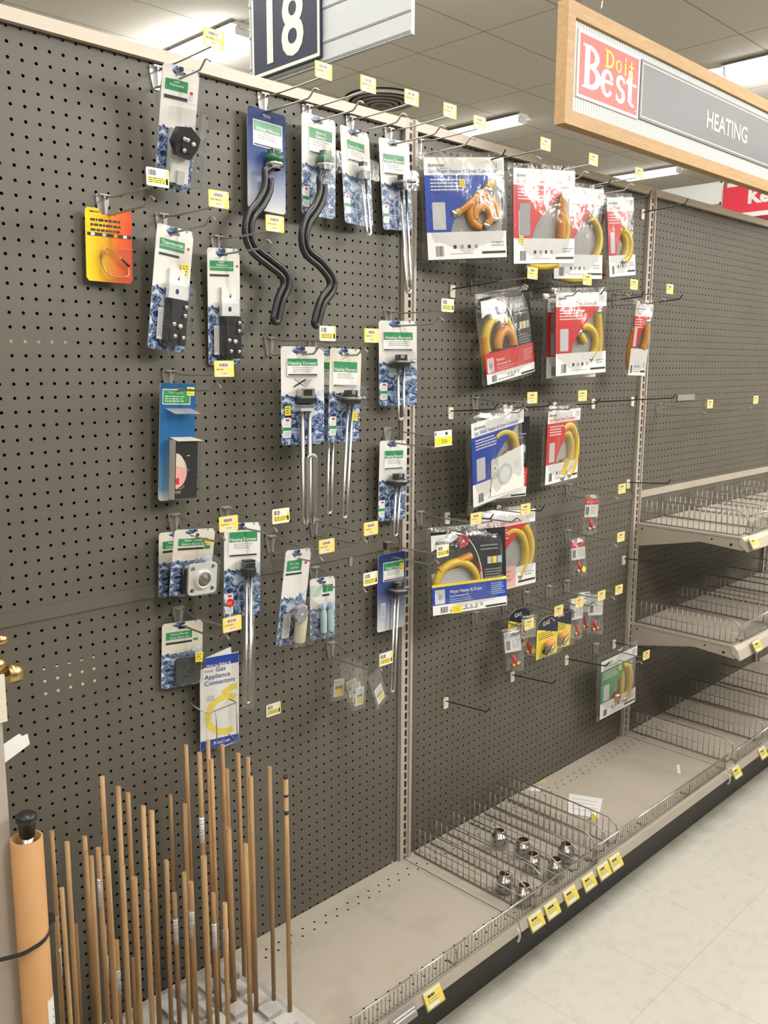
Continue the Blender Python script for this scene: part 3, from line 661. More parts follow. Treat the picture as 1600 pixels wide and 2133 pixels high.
m.build('card', r); MB().tube(smooth([(-.3, -.3, -4.6), (-.75, -.35, -3.6), (-.55, -.4, -2.95), (.1, -.35, -3.0), (1.0, -.3, -3.7), (1.35, -.3, -4.3), (1.2, -.4, -4.75), (.3, -.5, -4.85), (-.3, -.35, -4.65), (-.7, -.3, -3.7), (-.4, -.3, -3.1)], 8), .05, M_copper, 7).tube([(.8, -.4, -3.5), (1.4, -.35, -4.0)], .09, M_black, 8).build('copper_loop', r)
blister(-.75, 2.1, -5.05, -2.7, .75).build('blister', r)
# thermostats
def thermostat(key, lab, words, sticker):
    r = posed('thermostat_pack', lab, 'thermostat', P[key]); w, h = P[key][3:5]; m = MB(); y = base_card(m, w, h, M_wave)
    label_block(m, -1.4, 1.0, -2.25, -.95, y, words, False, False); m.rect(-1.34, -1.8, .94, -1.56, y - .01, M_green); m.rect(-1.36, -2.25, .5, -2.08, y - .02, M_ink); m.rect(1.2, -1.5, 1.4, -1.3, y, M_red); m.build('card', r)
    l = MB(); l.box(-.4, -.35, -5.0, .95, -.1, -3.1, M_paper).box(-.65, -.75, -5.4, 1.0, -.35, -4.2, M_paper).flat(circ(.1, -4.85, .22, 9, .8), -.76, M_dblue).flat([(.3, -3.9), (.5, -3.6), (.5, -3.95)], -.36, M_dblue); l.rect(-1.1, -8.6, -.6, -6.2, -.2, M_paper); l.lines(-1.05, -.65, -6.4, 12, .17, .06, -.21, M_grey); l.build('leaflet', r)
    b = MB(); b.box(-.55, -1.0, -8.9, 1.05, -.15, -5.45, M_black).box(-.5, -1.15, -8.6, -.05, -1.0, -5.7, M_black).box(.45, -1.12, -8.8, 1.0, -1.0, -7.9, M_black); bd = b.build('thermostat_body', r)
    sc = MB()
    for x, z, mm in ((.8, -5.95, M_chrome), (.75, -6.6, M_chrome), (-.22, -7.35, M_chrome), (.35, -7.45, M_white), (-.05, -8.25, M_chrome), (.75, -8.3, M_chrome)): sc.lathe([(.02, .14), (.16, .11), (.18, 0)], mm, (x, -1.13, z), 12, 'y')
    sc.build('screw', bd)
    if sticker: s_ = MB(); stick(s_, 1.05, -2.95, .72, .75, -.2); s_.build('price_sticker', r)
    blister(-.75, 1.55, -9.05, -4.3, 1.35).build('blister', r)
thermostat('c3', 'black thermostat on a tall water print card with a yellow sticker', ['Thermostat'], True)
thermostat('c4', 'black thermostat on a tall card without sticker, left of the wavy black elements', ['Upper', 'Thermostat'], False)
# blue timer card
r = posed('timer_pack', 'tall blue card with a black and pink dial box in its lower half', 'timer', P['c5']); w, h = P['c5'][3:5]; m = MB(); y = base_card(m, w, h, M_bluecard, slot=True)
m.rect(-1.45, -1.7, 1.15, -.48, y, M_cream); m.rect(-1.38, -1.62, 1.08, -.55, y - .008, M_green); m.text('Thermostat', -.9, -.85, .2, y - .016, M_pgreen, 'L'); m.lines(-1.25, .9, -1.0, 3, .19, .1, y - .016, M_pgreen); m.build('card', r)
s_ = MB(); stick(s_, 1.15, -.62, .7, .68, -.085); s_.build('price_sticker', r)
b = MB(); b.box(-.75, -.8, -9.25, 1.45, -.1, -4.45, M_cream); b.prism(rrect(-.74, -9.2, 1.38, -4.5, .05, 2), -.8, -.95, M_black, M_cream); y = -.962
b.flat([(-.68, -7.0)] + [(-.68 + 1.05 * sin(radians(a)), -7.0 + 1.35 * cos(radians(a))) for a in range(0, 181, 15)], y, M_pink); b.flat([(-.68, -6.5)] + [(-.68 + .8 * sin(radians(a)), -6.6 + 1.1 * cos(radians(a))) for a in range(0, 100, 12)], y - .01, M_cream)
b.rect(-.68, -8.0, -.35, -7.5, y - .012, M_red); b.text('ON', -.45, -8.75, .22, y, M_white); b.rect(.35, -5.75, .6, -5.68, y, M_white); b.text('2', .5, -6.95, .16, y, M_white); b.text('4', 0, -7.75, .16, y, M_white); b.tube([(-.65, y, -8.35), (-.2, y, -8.4), (.15, y, -8.15)], .02, M_pink, 5); b.build('dial_box', r)
tb = MB(); tb2 = MB(); tb.face([(-1.2, -.06, -2.0), (1.2, -.06, -2.0), (1.5, -1.2, -2.35), (-1.0, -1.2, -2.35)], M_plate); tb2.face([(-.75, -.06, -4.3), (1.3, -.06, -4.3), (1.7, -1.3, -4.5), (-.75, -1.3, -4.5)], M_cream); blist = blister(-1.3, 1.5, -9.3, -4.4, 1.45); tb.build('tray_lip', r); tb2.build('box_flap', r); blist.build('blister', r)
# heating elements ---------------------------------------------------
def plug(r, x, z, kind, y=-.75):
    m = MB()
    if kind == 'green': m.lathe([(.3, .95), (.45, .9), (.48, .55), (.8, .5), (.82, 0), (.7, -.05)], M_dgreen, (x, y, z), 16); m.lathe([(.72, -.05), (.78, -.1), (.78, -.35), (.6, -.4), (.55, -.6)], M_zinc, (x, y, z), 16); m.box(x - .4, y - .35, z + .5, x + .4, y + .35, z + 1.0, M_black)
    elif kind == 'screw': m.box(x - .3, y - .3, z + .45, x + .3, y + .3, z + .95, M_black); m.lathe([(.05, .6), (.55, .5), (.62, .3), (.62, .12)], M_lgrey, (x, y, z), 14); m.lathe([(.64, .12), (.64, -.02), (.56, -.04), (.56, -.55), (.3, -.6)], M_zinc, (x, y, z), 14)
    elif kind == 'black': m.box(x - .45, y - .4, z + .3, x + .45, y + .4, z + .95, M_black); m.lathe([(.1, .35), (.6, .3), (.72, .1), (.62, .05), (.72, -.1), (.62, -.15), (.7, -.35), (.3, -.4)], M_black, (x, y, z), 16)
    else:
        m.box(x - .5, y - .35, z + .12, x + .5, y + .35, z + .7, M_black); m.box(x - .25, y - .4, z + .35, x + .2, y + .2, z + .75, M_zinc)
        m.lathe([(.2, .14), (1.15, .12), (1.22, .02), (1.18, -.1), (.95, -.14)], M_dzinc, (x, y, z), 22); m.lathe([(.95, -.14), (.85, -.45), (.3, -.5)], M_black, (x, y, z), 20); m.tube([(x + .6, y - .3, z + .02), (x + 1.25, y - .5, z + .05)], .16, M_zinc, 8)
    m.build('terminal_head', r)
def urod(r, x, z0, z1, gap=.55, rad=.13, y=-.75, dx=0., mm=None, extra=None):
    m = MB(); g = gap / 2; xe = x + dx
    pth = [(x - g, y, z0), (xe - g, y, z1 + .3)] + [(xe - g * cos(radians(a)), y, z1 + .25 - g * sin(radians(a))) for a in range(0, 181, 20)] + [(xe + g, y, z1 + .3), (x + g, y, z0)]
    m.tube(pth, rad, mm or M_zinc, 9); m.build('heating_rod', r)
def paper_label(r, x0, x1, z0, z1, words, y=-.1, bent=0.):
    m = MB(); label_block(m, x0, x1, z0, z1, 0, words); m.prism(rrect(x0, z0, x1, z1, .03, 1), .03, .004, M_white); return m.build('paper_label', r, (0, y, 0), (bent, 0, 0))
def world_path(r, pts, Y):
    """pixel trace of an element, laid in the plane the element hangs in, in the pack's own axes"""
    bpy.context.view_layer.update(); inv = r.matrix_world.inverted(); return [tuple((inv @ (at(px, py, Y) * IN)) / IN) for px, py in pts]
def element(key, lab, head, hz, words, hx=0., card=M_wave, sticker=None, flag=True, lab_at=(-1.45, 1.45, -3.1, -1.1), blis=True, bent=0.):
    r = posed('heating_element_pack', lab, 'heating element', P[key], 'carded water heater elements'); w, h = P[key][3:5]; m = MB(); y = base_card(m, w, h, card)
    if flag: flagmark(m, -w / 2 + .5, -6.0, y)
    m.build('card', r); paper_label(r, *lab_at, words, bent=bent)
    if head: plug(r, hx, hz, head)
    if sticker: s_ = MB(); stick(s_, sticker[0], sticker[1], .55, .8, -.13); s_.build('price_sticker', r)
    if blis: blister(hx - 1.35, hx + 1.35, hz - 1.0, hz + 1.2, 1.7, .3, .2).build('blister', r)
    return r
r = element('c6', 'navy card with a thick wavy black element hanging far below it', 'green', -4.25, ['Water Heater'], .25, M_bluegrad, (1.1, -4.0), False, (-1.45, 1.6, -3.05, -.95), False)
wp = [(556, 345), (557, 395), (538, 430), (514, 455), (511, 490), (525, 520), (560, 542), (584, 565), (586, 590), (571, 620), (564, 650)]
def wavy(r, pts, Y, sep, start):
    C = smooth([Vector(p) for p in world_path(r, pts, Y)], 7); L, Rr = [], []
    for i, p in enumerate(C):
        t = (C[min(i + 1, len(C) - 1)] - C[max(i - 1, 0)]).normalized(); n = Vector((t.z, 0, -t.x)).normalized(); s_ = 1 if n.x > 0 else -1
        if i > 3 and n.dot(prev) < 0: n = -n
        elif i <= 3 and n.x < 0: n = -n
        prev = n; L.append(p - n * sep); Rr.append(p + n * sep)
    t = (C[-1] - C[-2]).normalized(); n = (Rr[-1] - L[-1]).normalized()
    end = [C[-1] - n * sep * cos(radians(a)) + t * sep * sin(radians(a)) for a in range(20, 180, 20)]
    k = 4
    L = [Vector(start), Vector(start) * .6 + L[2] * .4] + L[2:]
    m = MB(); m.tube([tuple(p) for p in L + end + list(reversed(Rr[k * 1:]))], .28, M_rubber, 10); m.build('heating_rod', r)
wavy(r, [(557, 345), (557, 392), (542, 425), (522, 452), (517, 487), (528, 518), (560, 545), (590, 570), (596, 595), (584, 625), (575, 664)], -1.9, .30, (.2, -.75, -4.6))
r = element('c7', 'wavy black element on a water print card, beside the navy one', 'green', -3.9, ['Heating', 'Element'], .1, M_wave, (1.35, -2.75), True, (-1.3, 1.65, -3.2, -1.0))
wavy(r, [(669, 365), (671, 400), (660, 432), (640, 462), (633, 495), (640, 525), (668, 550), (689, 578), (690, 602), (671, 630), (659, 672)], -2.7, .30, (.05, -.75, -4.25))
r = element('c8', 'short silver rod element on a water print card, left of the long flanged one', 'screw', -4.0, ['Heating Element'], .1, M_wave, None, True, (-1.3, 1.3, -3.0, -1.1)); urod(r, .12, -4.4, -9.45, .62, .14, dx=.3, mm=M_chrome)
r = element('c9', 'flanged element with long silver rods on a card at the top of the upright', 'flange', -4.0, ['Heating Element'], .35, M_wave, None, True, (-1.75, 1.35, -3.3, -1.35)); urod(r, .3, -4.4, -14.2, .72, .15, mm=M_chrome)
r = element('c14', 'folded double rod heating element on a card with a torn label', None, -4.1, ['Heating Element'], .05, M_wave, (-1.45, -5.4), True, (-1.5, 1.4, -2.5, -.95), False, bent=-.03)
m = MB(); m.box(-.6, -1.1, -4.3, .65, -.2, -3.5, M_zinc).box(-.78, -1.15, -4.75, .82, -.1, -4.3, M_black).box(-.7, -1.2, -5.0, .75, -.1, -4.85, M_zinc).box(-.6, -1.0, -5.4, .62, -.1, -5.0, M_lgrey).box(-.4, -1.12, -4.1, .4, -1.1, -3.6, M_black); m.build('terminal_head', r)
m = MB(); m.tube([(-.3, -.6, -5.3), (-.28, -.6, -14.4), (-.2, -.75, -15.2), (-.1, -.95, -15.2)] + [(-.02, -1.0, -14.6), (.0, -1.05, -9.6)] + arc(.33, -9.5, .36, 180, 0, -1.08, 8) + [(.7, -1.05, -11), (.62, -1.0, -14.5), (.55, -.95, -15.2), (.42, -.75, -15.2), (.38, -.6, -14.4), (.35, -.6, -5.3)], .17, M_zinc, 9); m.build('heating_rod', r)
m = MB(); m.flat([(-.9, -2.6), (.3, -3.4), (-.2, -2.9), (.9, -2.7), (.4, -3.3)], -.13, M_paper); m.prism([(-.9, -3.45), (.2, -2.85), (.22, -2.7), (-.85, -3.3)], -.12, -.15, M_black); m.build('torn_flap', r)
r = element('c15', 'flat flange element on a cream card with a yellow sticker, front one of two', 'flange', -4.35, ['Heating Element'], .1, M_wave2, (1.25, -6.0), True, (-1.5, 1.4, -3.4, -1.1)); urod(r, .05, -4.75, -15.1, .5, .13, dx=-.35)
r = element('c15b', 'element card mostly hidden behind the front flange element, long rod showing to its left', 'flange', -4.35, ['Heating Element'], .1, M_wave2, None, True, (-1.5, 1.4, -3.4, -1.1)); urod(r, -.35, -4.75, -14.9, .5, .14, dx=-.1)
r = element('c16', 'flange element on a water print card overlapping the upright, higher of two there', 'flange', -4.0, ['Heating Element'], 0., M_wave, None, True, (-1.65, 1.65, -2.95, -1.05)); urod(r, -.05, -4.4, -9.6, .6, .15)
r = element('c17', 'flange element on a water print card overlapping the upright, just left of the 316 tag', 'flange', -4.0, ['Heating Element'], .1, M_wave, None, True, (-1.3, 1.4, -2.95, -.95)); urod(r, .05, -4.4, -9.6, .55, .14, dx=-.15)
r = element('c19', 'heating element sealed in a long clear tube running down below its card', 'black', -4.05, ['Heating Element'], .2, M_wave, None, True, (-1.35, 1.45, -2.9, -.7), False); urod(r, .25, -4.4, -15.6, .42, .13, mm=M_zinc)
m = MB(); m.tube([(.3, -.75, -4.9), (.28, -.75, -15.6), (.28, -.75, -16.0)], .5, M_blister, 14); m.build('clear_tube', r); blister(-.7, 1.3, -5.6, -3.1, 1.5, .3, .2).build('blister', r)
m = MB(); m.flat(circ(-1.15, -6.8, .38, 16), -.08, M_red); m.lines(-1.4, -.95, -6.7, 2, .14, .07, -.09, M_pink); m.build('round_sticker', r)
r = element('c24', 'flange element on a navy card, lowest of those overlapping the upright', 'flange', -3.7, ['Water Heater'], .15, M_bluegrad, (1.35, -1.6), False, (-1.35, 1.75, -2.9, -.9)); urod(r, .0, -4.1, -14.6, .5, .13, dx=-.35)
m = MB(); m.rect(-1.6, -6.7, -.9, -5.1, -.075, M_lgrey); m.barcode(-1.5, -1.0, -6.5, -5.3, -.08, M_grey); m.build('barcode_sticker', r)
# adapter kits
def adapter(key, lab, front):
    r = posed('adapter_kit', lab, 'adapter kit', P[key], 'square flange adapter kits'); w, h = P[key][3:5]; m = MB(); y = base_card(m, w, h, M_wave2)
    m.rect(-1.45, -1.35, 1.2, -.75, y, M_green); m.text('Water Heater', -.1, -1.0, .2, y - .01, M_white); m.text('Element Adapter Kit', -.1, -1.29, .2, y - .01, M_white, sx=.85); m.rect(-1.45, -1.7, .9, -1.52, y, M_ink); m.rect(.95, -1.7, 1.5, -1.4, y, M_green); m.build('card', r)
    if front: s_ = MB(); stick(s_, 1.25, -1.05, .6, .35, -.09); s_.build('price_sticker', r)
    b = MB(); c = (.55, -3.95); a = radians(3)
    def rt(p): return [(c[0] + (x - c[0]) * cos(a) - (z - c[1]) * sin(a), c[1] + (x - c[0]) * sin(a) + (z - c[1]) * cos(a)) for x, z in p]
    q = rrect(c[0] - 1.3, c[1] - 1.3, c[0] + 1.3, c[1] + 1.3, .32, 3); hs = [rt(circ(c[0] + sx * .92, c[1] + sz * .92, .2, 12)) for sx in (-1, 1) for sz in (-1, 1)] + [rt(circ(c[0], c[1], .58, 20))]
    b.prism(rt(q), -.7, -.95, M_flange, None, hs); b.lathe([(.58, -.4), (.58, .28), (.68, .32), (.8, .24), (.84, 0)], M_flange, (c[0], -.95, c[1]), 24, 'y'); b.lathe([(.0, -.82), (.42, -.82), (.44, -.5), (.57, -.4), (.575, .2)], M_zinc, (c[0], -.95, c[1]), 24, 'y'); b.build('flange', r)
    g = MB(); g.box(-1.0, -.6, -5.2, -.5, -.1, -3.2, M_black).tube([(-1.0, -.4, -2.9), (-.9, -.5, -5.2)], .12, M_black, 8).tube([(.1, -.3, -5.3), (1.3, -.3, -5.3)], .12, M_black, 8); g.build('gasket', r)
    blister(-.95, 1.95, -5.35, -2.1, 1.5, .2, .2).build('blister', r)
adapter('c18', 'square white metal flange adapter kit, front one of the two', True); adapter('c18b', 'flange adapter kit card half hidden behind the front one', False)
# anode / knob card
r = posed('drain_valve_pack', 'narrow tall card with a grey star knob and cream cylinder in a blister', 'valve', P['c21']); w, h = P['c21'][3:5]; m = MB(); y = base_card(m, w, h, M_wave)
m.rect(-1.25, -2.3, 1.3, -.8, y, M_white); m.rect(-1.2, -1.95, .5, -.95, y - .008, M_green); m.text('Drain Valve', -.35, -1.35, .2, y - .016, M_white, sx=.75); m.text('Long Shank', -.35, -1.7, .2, y - .016, M_white, sx=.75); m.rect(-1.25, -2.3, .6, -2.12, y - .008, M_ink); m.rect(.8, -1.4, 1.1, -1.2, y - .008, M_red); m.rect(-1.0, -8.2, -.1, -5.9, y - .01, M_paper); m.lines(-.95, -.2, -6.0, 13, .16, .06, y - .02, M_grey); m.build('card', r)
m = MB(); m.lathe([(0, 0), (.5, .02), (.55, .1), (.55, 2.4), (.45, 2.6), (.4, 3.4), (.0, 3.45)], M_resin, (.55, -.75, -8.5), 16); m.build('shank', r)
m = MB(); m.prism([(-.1 + (.78 if k % 4 < 2 else .68) * cos(2 * pi * k / 24), -5.6 + (.78 if k % 4 < 2 else .68) * sin(2 * pi * k / 24)) for k in range(24)], -.9, -1.5, M_knob); m.lathe([(.0, .05), (.1, .04), (.12, 0)], M_white, (-.1, -1.5, -5.6), 10, 'y'); m.build('star_knob', r); blister(-1.0, 1.9, -8.75, -4.6, 1.7, .2, .2).build('blister', r)
r = posed('touch_up_kit_pack', 'small card with two blue tipped clear bottles in a blister, behind the star knob card', 'kit', P['c22']); w, h = P['c22'][3:5]; m = MB(); y = base_card(m, w, h, M_wave)
m.rect(-1.4, -1.75, -.1, -.7, y, M_lgrey); m.rect(-1.35, -1.6, -.2, -.9, y - .01, M_pgreen); m.rect(0, -1.45, 1.2, -.75, y, M_green); m.rect(-.05, -1.85, .8, -1.65, y, M_ink); m.rect(.55, -1.6, .58, -.7, y - .01, M_white); m.build('card', r)
for x in (-.25, .6):
    m = MB(); m.lathe([(0, 0), (.3, .02), (.33, .2), (.33, 2.0), (.22, 2.3), (.2, 2.5)], mat('aqua_plastic', (.50, .64, .68), .15), (x, -.55, -5.3), 14); m.lathe([(.26, 2.4), (.26, 2.9), (.0, 2.95)], M_lblue, (x, -.55, -5.3), 14); m.build('bottle', r)
blister(-1.2, 1.75, -5.85, -2.2, 1.15, .2, .15).build('blister', r)
# gasket card
r = posed('gasket_pack', 'square black rubber gasket in a blister on a white card, lowest left', 'gasket', P['c23']); w, h = P['c23'][3:5]; m = MB(); y = base_card(m, w, h, M_wave2)
m.rect(-1.5, -1.45, .85, -.8, y, M_green); m.text('Heating Element', -.3, -1.08, .2, y - .01, M_white, sx=.85); m.text('Gasket Assortment', -.3, -1.38, .2, y - .01, M_white, sx=.75); m.rect(-1.5, -1.85, .85, -1.66, y, M_ink); m.rect(.95, -1.75, 1.4, -1.55, y, M_green); m.rect(1.15, -1.05, 1.35, -.9, y, M_red); m.build('card', r)
m = MB(); m.prism(rrect(-.75, -5.35, 1.5, -3.1, .3, 4), -.2, -.5, M_gasket); m.lathe([(.35, 0), (.45, .08), (.55, 0)], M_gasket, (.4, -.5, -4.2), 20, 'y'); m.build('gasket', r)
s_ = MB(); stick(s_, 1.15, -3.0, .68, .85, -.9); s_.build('price_sticker', r); blister(-.9, 1.85, -5.5, -2.4, .85, .25, .2).build('blister', r)
# five little baggies
bpy.context.view_layer.update()
for i, (yy, px, dz, rl) in enumerate(((-1.6, 0, 0, 4), (-2.6, 0, 0, -14), (-3.6, 0, 0, -6), (-4.6, 0, 0, 6), (-6.2, 0, .1, -24))):
    r = thing('parts_baggie', 'tiny clear baggie with a white slip on the lowest hook, %s' % ('deepest of five', 'second from the wall', 'middle of five', 'fourth from the wall', 'front one, swung askew')[i], 'baggie', (28.8, yy, 31.7), (0, radians(rl), radians(-8 + 5 * i)), 'tiny parts baggies on one hook')
    m = MB()
    for k in range(6):
        z0, z1 = -k * .7 + .1, -(k + 1) * .7 + .1; b0, b1 = -.16 * sin(pi * k / 6), -.16 * sin(pi * (k + 1) / 6)
        m.face([(-1.0, 0, z1), (0, b1 - .05, z1), (0, b0 - .05, z0), (-1.0, 0, z0)], M_film2, smooth=True); m.face([(0, b1 - .05, z1), (1.0, 0, z1), (1.0, 0, z0), (0, b0 - .05, z0)], M_film2, smooth=True)
    m.build('bag', r); s_ = MB(); s_.prism(rrect(-.65, -3.7, .6, -1.9, .04, 1), .02, .0, M_cream if i < 3 else M_paper)
    s_.lines(-.55, .5, -2.1, 3, .14, .06, -.01, M_grey); s_.barcode(-.5, .4, -2.9, -2.6, -.01, M_ink)
    if i in (0, 3, 4): s_.rect(-.3, -3.5, .45, -2.85, -.016, M_yel)
    s_.box(-.4, .03, -3.6, .3, .3, -3.0, M_black); s_.build('paper_slip', r)
# brochure in its wire rack
PB = (14.72, -1.42, 35.56, 3.6, 8.6, -12.48, 3.3, .13)
r = posed('brochure', 'white and blue brochure on choosing gas connectors, yellow hose picture, in a wire rack', 'brochure', PB); w, h = 3.6, 8.6
m = MB(); m.prism([(-1.8, -h), (1.8, -h), (1.8, 0), (-1.3, -.02), (-1.3, -.9), (-1.8, -1.1)], -.1, -.16, M_paper); y = -.17
m.rect(-1.3, -.95, 1.78, -.05, y, M_blue); m.text('How to Select &', -1.2, -.92, .26, y - .01, M_white, 'L', .9, .012)
m.text('Install', -1.35, -1.4, .26, y, M_dblue, 'L', .9); m.text('Gas', -.35, -1.45, .42, y, M_dblue, 'L', 1, .012); m.text('Appliance', -1.4, -2.05, .42, y, M_dblue, 'L', 1, .012); m.text('Connectors', -1.4, -2.62, .42, y, M_dblue, 'L', .98, .012)
def band(cx, cz, r0, r1, a0, a1, mm, st=6):
    for a in range(a0, a1, st):
        p0, p1 = radians(a), radians(min(a + st * .8, a1)); m.flat([(cx + r0 * cos(p0), cz + r0 * sin(p0)), (cx + r1 * cos(p0), cz + r1 * sin(p0)), (cx + r1 * cos(p1), cz + r1 * sin(p1)), (cx + r0 * cos(p1), cz + r0 * sin(p1))], y, mm)
band(.55, -5.6, 1.35, 1.95, 56, 296, M_yel, 4); band(1.6, -5.1, 1.7, 2.25, 88, 132, M_yel, 3); m.rect(-1.2, -4.1, -.5, -3.6, y, M_lgrey); m.rect(-1.78, -h + .02, 1.78, -h + .85, y, M_blue); m.text('BrassCraft', .2, -h + .33, .3, y - .01, M_white, sx=.85, bold=.01); m.build('cover', r)
m = MB(); m.prism([(-1.75, -h + .1), (1.75, -h + .1), (1.1, .5), (1.0, .5), (-1.2, -.1)], .05, -.05, M_paper); m.build('inner_page', r)
r = thing('brochure_rack', 'small steel wire rack holding the gas connector brochure', 'rack', (14.3, 0, 0))
q = [at(x, y_, -2.6) for x, y_ in ((415, 1478), (434, 1486), (493, 1463), (450, 1476), (453, 1562), (494, 1542))]
f = lambda v: (v.x - 14.3, v.y, v.z)
MB().tube([(q[0].x - 14.3, -.1, q[0].z + .3), f(q[0]), f(q[1]), f(q[2]), (q[2].x - 14.3, -.1, q[2].z)], .06, M_steel, 6).build('hoop', r)
MB().tube([f(q[3]), f(q[4]), (q[4].x - 14.3, -.3, q[4].z + .2)], .055, M_steel, 6).build('centre_wire', r)
MB().tube([f(q[2]), f(q[5]), (q[5].x - 14.3, -.3, q[5].z + .3)], .055, M_steel, 6).tube([f(q[4]), f(q[5])], .05, M_steel, 6).build('side_wire', r)
# ------------------------------------------------------------------ bagged gas connectors
B = {'b1':(44.00,-3.13,81.39,9.57,10.64,-23.70,1.17,-4.54),'b2':(54.32,-5.55,81.43,9.60,10.49,-11.00,1.78,-4.14),'b4':(72.90,-3.59,81.17,5.95,10.21,-6.07,-0.66,-6.53),
'b5':(51.96,-2.40,68.55,9.57,10.01,1.25,-0.37,-9.48),'b6':(63.01,-5.09,69.27,9.19,10.25,-9.16,0.43,-3.17),'b7':(79.20,-4.31,68.78,3.57,10.03,-18.27,4.47,1.31),
'b8':(48.49,-4.6,55.64,9.29,10.15,-1.90,4.92,-9.5),'b9':(62.98,-3.37,55.74,9.04,9.55,6.81,1.21,-0.97),'b10':(43.99,-4.6,43.72,10.53,9.36,-11.42,-6.30,1.78),'b11':(52.49,-3.2,44.40,9.61,9.71,-8.52,-1.18,-1.85)}
def film(r, w, h, d=.9, m=None, seed=0, nu=16, nv=18, pinch=0.):
    g = random.Random(seed); mm = m or M_film; o = MB(); ph = [g.uniform(0, 6.3) for _ in range(6)]
    def yf(u, v):
        e = max(0, sin(pi * u)) ** .5 * max(0, sin(pi * min(1, v * 1.05))) ** .55
        wr = .07 * sin(17 * u + 5 * v + ph[0]) + .06 * sin(9 * u - 14 * v + ph[1]) + .05 * sin(31 * u + 3 * v + ph[2])
        return -(d * e + wr * min(1, 4 * u * (1 - u) * 3)) - .03
    def xf(u, v): return (u - .5) * w * (1 - pinch * (1 - v) ** 3) + .12 * sin(7 * v + ph[3]) * (1 if u in (0, 1) else .3)
    def zf(u, v): return -v * h - .18 * sin(5 * u + ph[4]) * v
    k = o.mi(mm)
    for fr in (1, 0):
        b = len(o.v)
        for j in range(nv + 1):
            for i in range(nu + 1):
                u, v = i / nu, j / nv; o.v.append((xf(u, v), yf(u, v) if fr else .12 * sin(pi * u) * sin(pi * v), zf(u, v)))
        for j in range(nv):
            for i in range(nu):
                a = b + j * (nu + 1) + i; q = (a, a + nu + 1, a + nu + 2, a + 1) if fr else (a, a + 1, a + nu + 2, a + nu + 1)
                o.f.append((q, k, None, True))
    return o.build('bag_film', r)
def curve_field(x0, x1, z0, z1, lo):
    """colour field with the concave sweeping right edge"""
    p = [(x0, z1), (x1, z1)]
    for k in range(1, 11):
        t = k / 10; p.append((x1 + (lo - x1) * (1 - (1 - t) ** 1.6), z1 + (z0 - z1) * t))
    p.append((x0, z0)); return p
def conn_bag(key, lab, col, title, hose, d=.9, seed=1, header=M_white, dark=False, nm='gas_connector_bag', win=True, p=None, foot=M_white, fill=.72, sticker=None):
    p = p or B[key]; r = posed(nm, lab, 'gas connector', p, 'bagged gas connectors'); w, h = p[3:5]; x0, x1 = -w / 2 + .35, w / 2 - .3; W = x1 - x0; y = -.42
    m = MB(); zt, zh, zb = -.55, -.21 * h, -fill * h; zbot = -h + .35
    hd = MB()
    m.rect(x0, zh, x1, zt, y, header); m.text('dormont', x0 + W * .05, zh + .78, .36, y - .012, M_ink, 'L', .95, .014); m.lines(x0 + W * .15, x0 + W * .3, zh + .66, 1, .1, .07, y - .012, M_grey)
    V, _ = text_geo(title, .008); tw = max(q[0] for q in V) / .7
    m.text(title, x0 + W * .05, zh + .22, .36, y - .012, col, 'L', min(1, W * .86 / (tw * .36)), .008); m.rect(x1 - W * .16, zh + .45, x1 - .15, zt - .3, y - .012, M_lgrey); m.text('2', x1 - W * .1, zh + .75, .35, y - .02, M_ink)
    m.flat(curve_field(x0, x0 + W * .88, zb, zh, x0 + W * .30), y, col); m.lines(x0 + W * .07, x0 + W * .52, zh - .35, 4, .32, .13, y - .012, M_paper)
    m.flat(rrect(x0 + W * .08, zb + .25, x0 + W * .24, zb + h * .27, .12, 3), y - .012, M_lgrey)
    m.flat([(x0, zbot), (x1, zbot), (x1, zb)] + [(x0 + W * .30, zb), (x0, zb)], y - .004, foot)
    m.barcode(x0 + W * .1, x0 + W * .2, zbot + .3, zbot + 1.3, y - .016, M_ink)
    for k in range(4): m.rect(x0 + W * (.32 + .09 * k), zbot + 1.0, x0 + W * (.36 + .09 * k), zbot + 1.35, y - .016, M_grey if k % 2 else M_ink)
    m.lines(x0 + W * .28, x0 + W * .66, zbot + .55, 1, .1, .09, y - .016, M_grey); m.rect(x1 - W * .32, zbot + .42, x1 - .12, zbot + .66, y - .016, M_ink); m.lines(x1 - W * .2, x1 - .2, zbot + 1.6, 2, .3, .16, y - .016, M_grey)
    m.build('insert_card', r)
    if sticker: s_ = MB(); stick(s_, sticker[0], sticker[1], .62, .8, y - .06); s_.build('price_sticker', r)
    k_ = MB(); k_.prism([(x0 + .5, zb - .1), (x1 - .05, zb - .1), (x1 - .05, zh + .1), (x0 + .5, zh + .1)], .36, .34, M_milk); k_.build('back_sheet', r)
    for i, (pts, rad, mm) in enumerate(hose):
        ho = MB().hose(pts, rad, mm).build('hose', r); P0, P1 = Vector(pts[0]), Vector(pts[1]); D = (P0 - P1).normalized()
        MB().tube([tuple(P0 - D * .05), tuple(P0 + D * .45)], rad * 1.12, M_zinc, 6).build('end_nut', ho)
    film(r, w, h, d, seed=seed); return r
def loop(cx, cz, rr, a0, a1, y=.0, rx=None): return arc(cx, cz, rr, a0, a1, y, 14, rx)
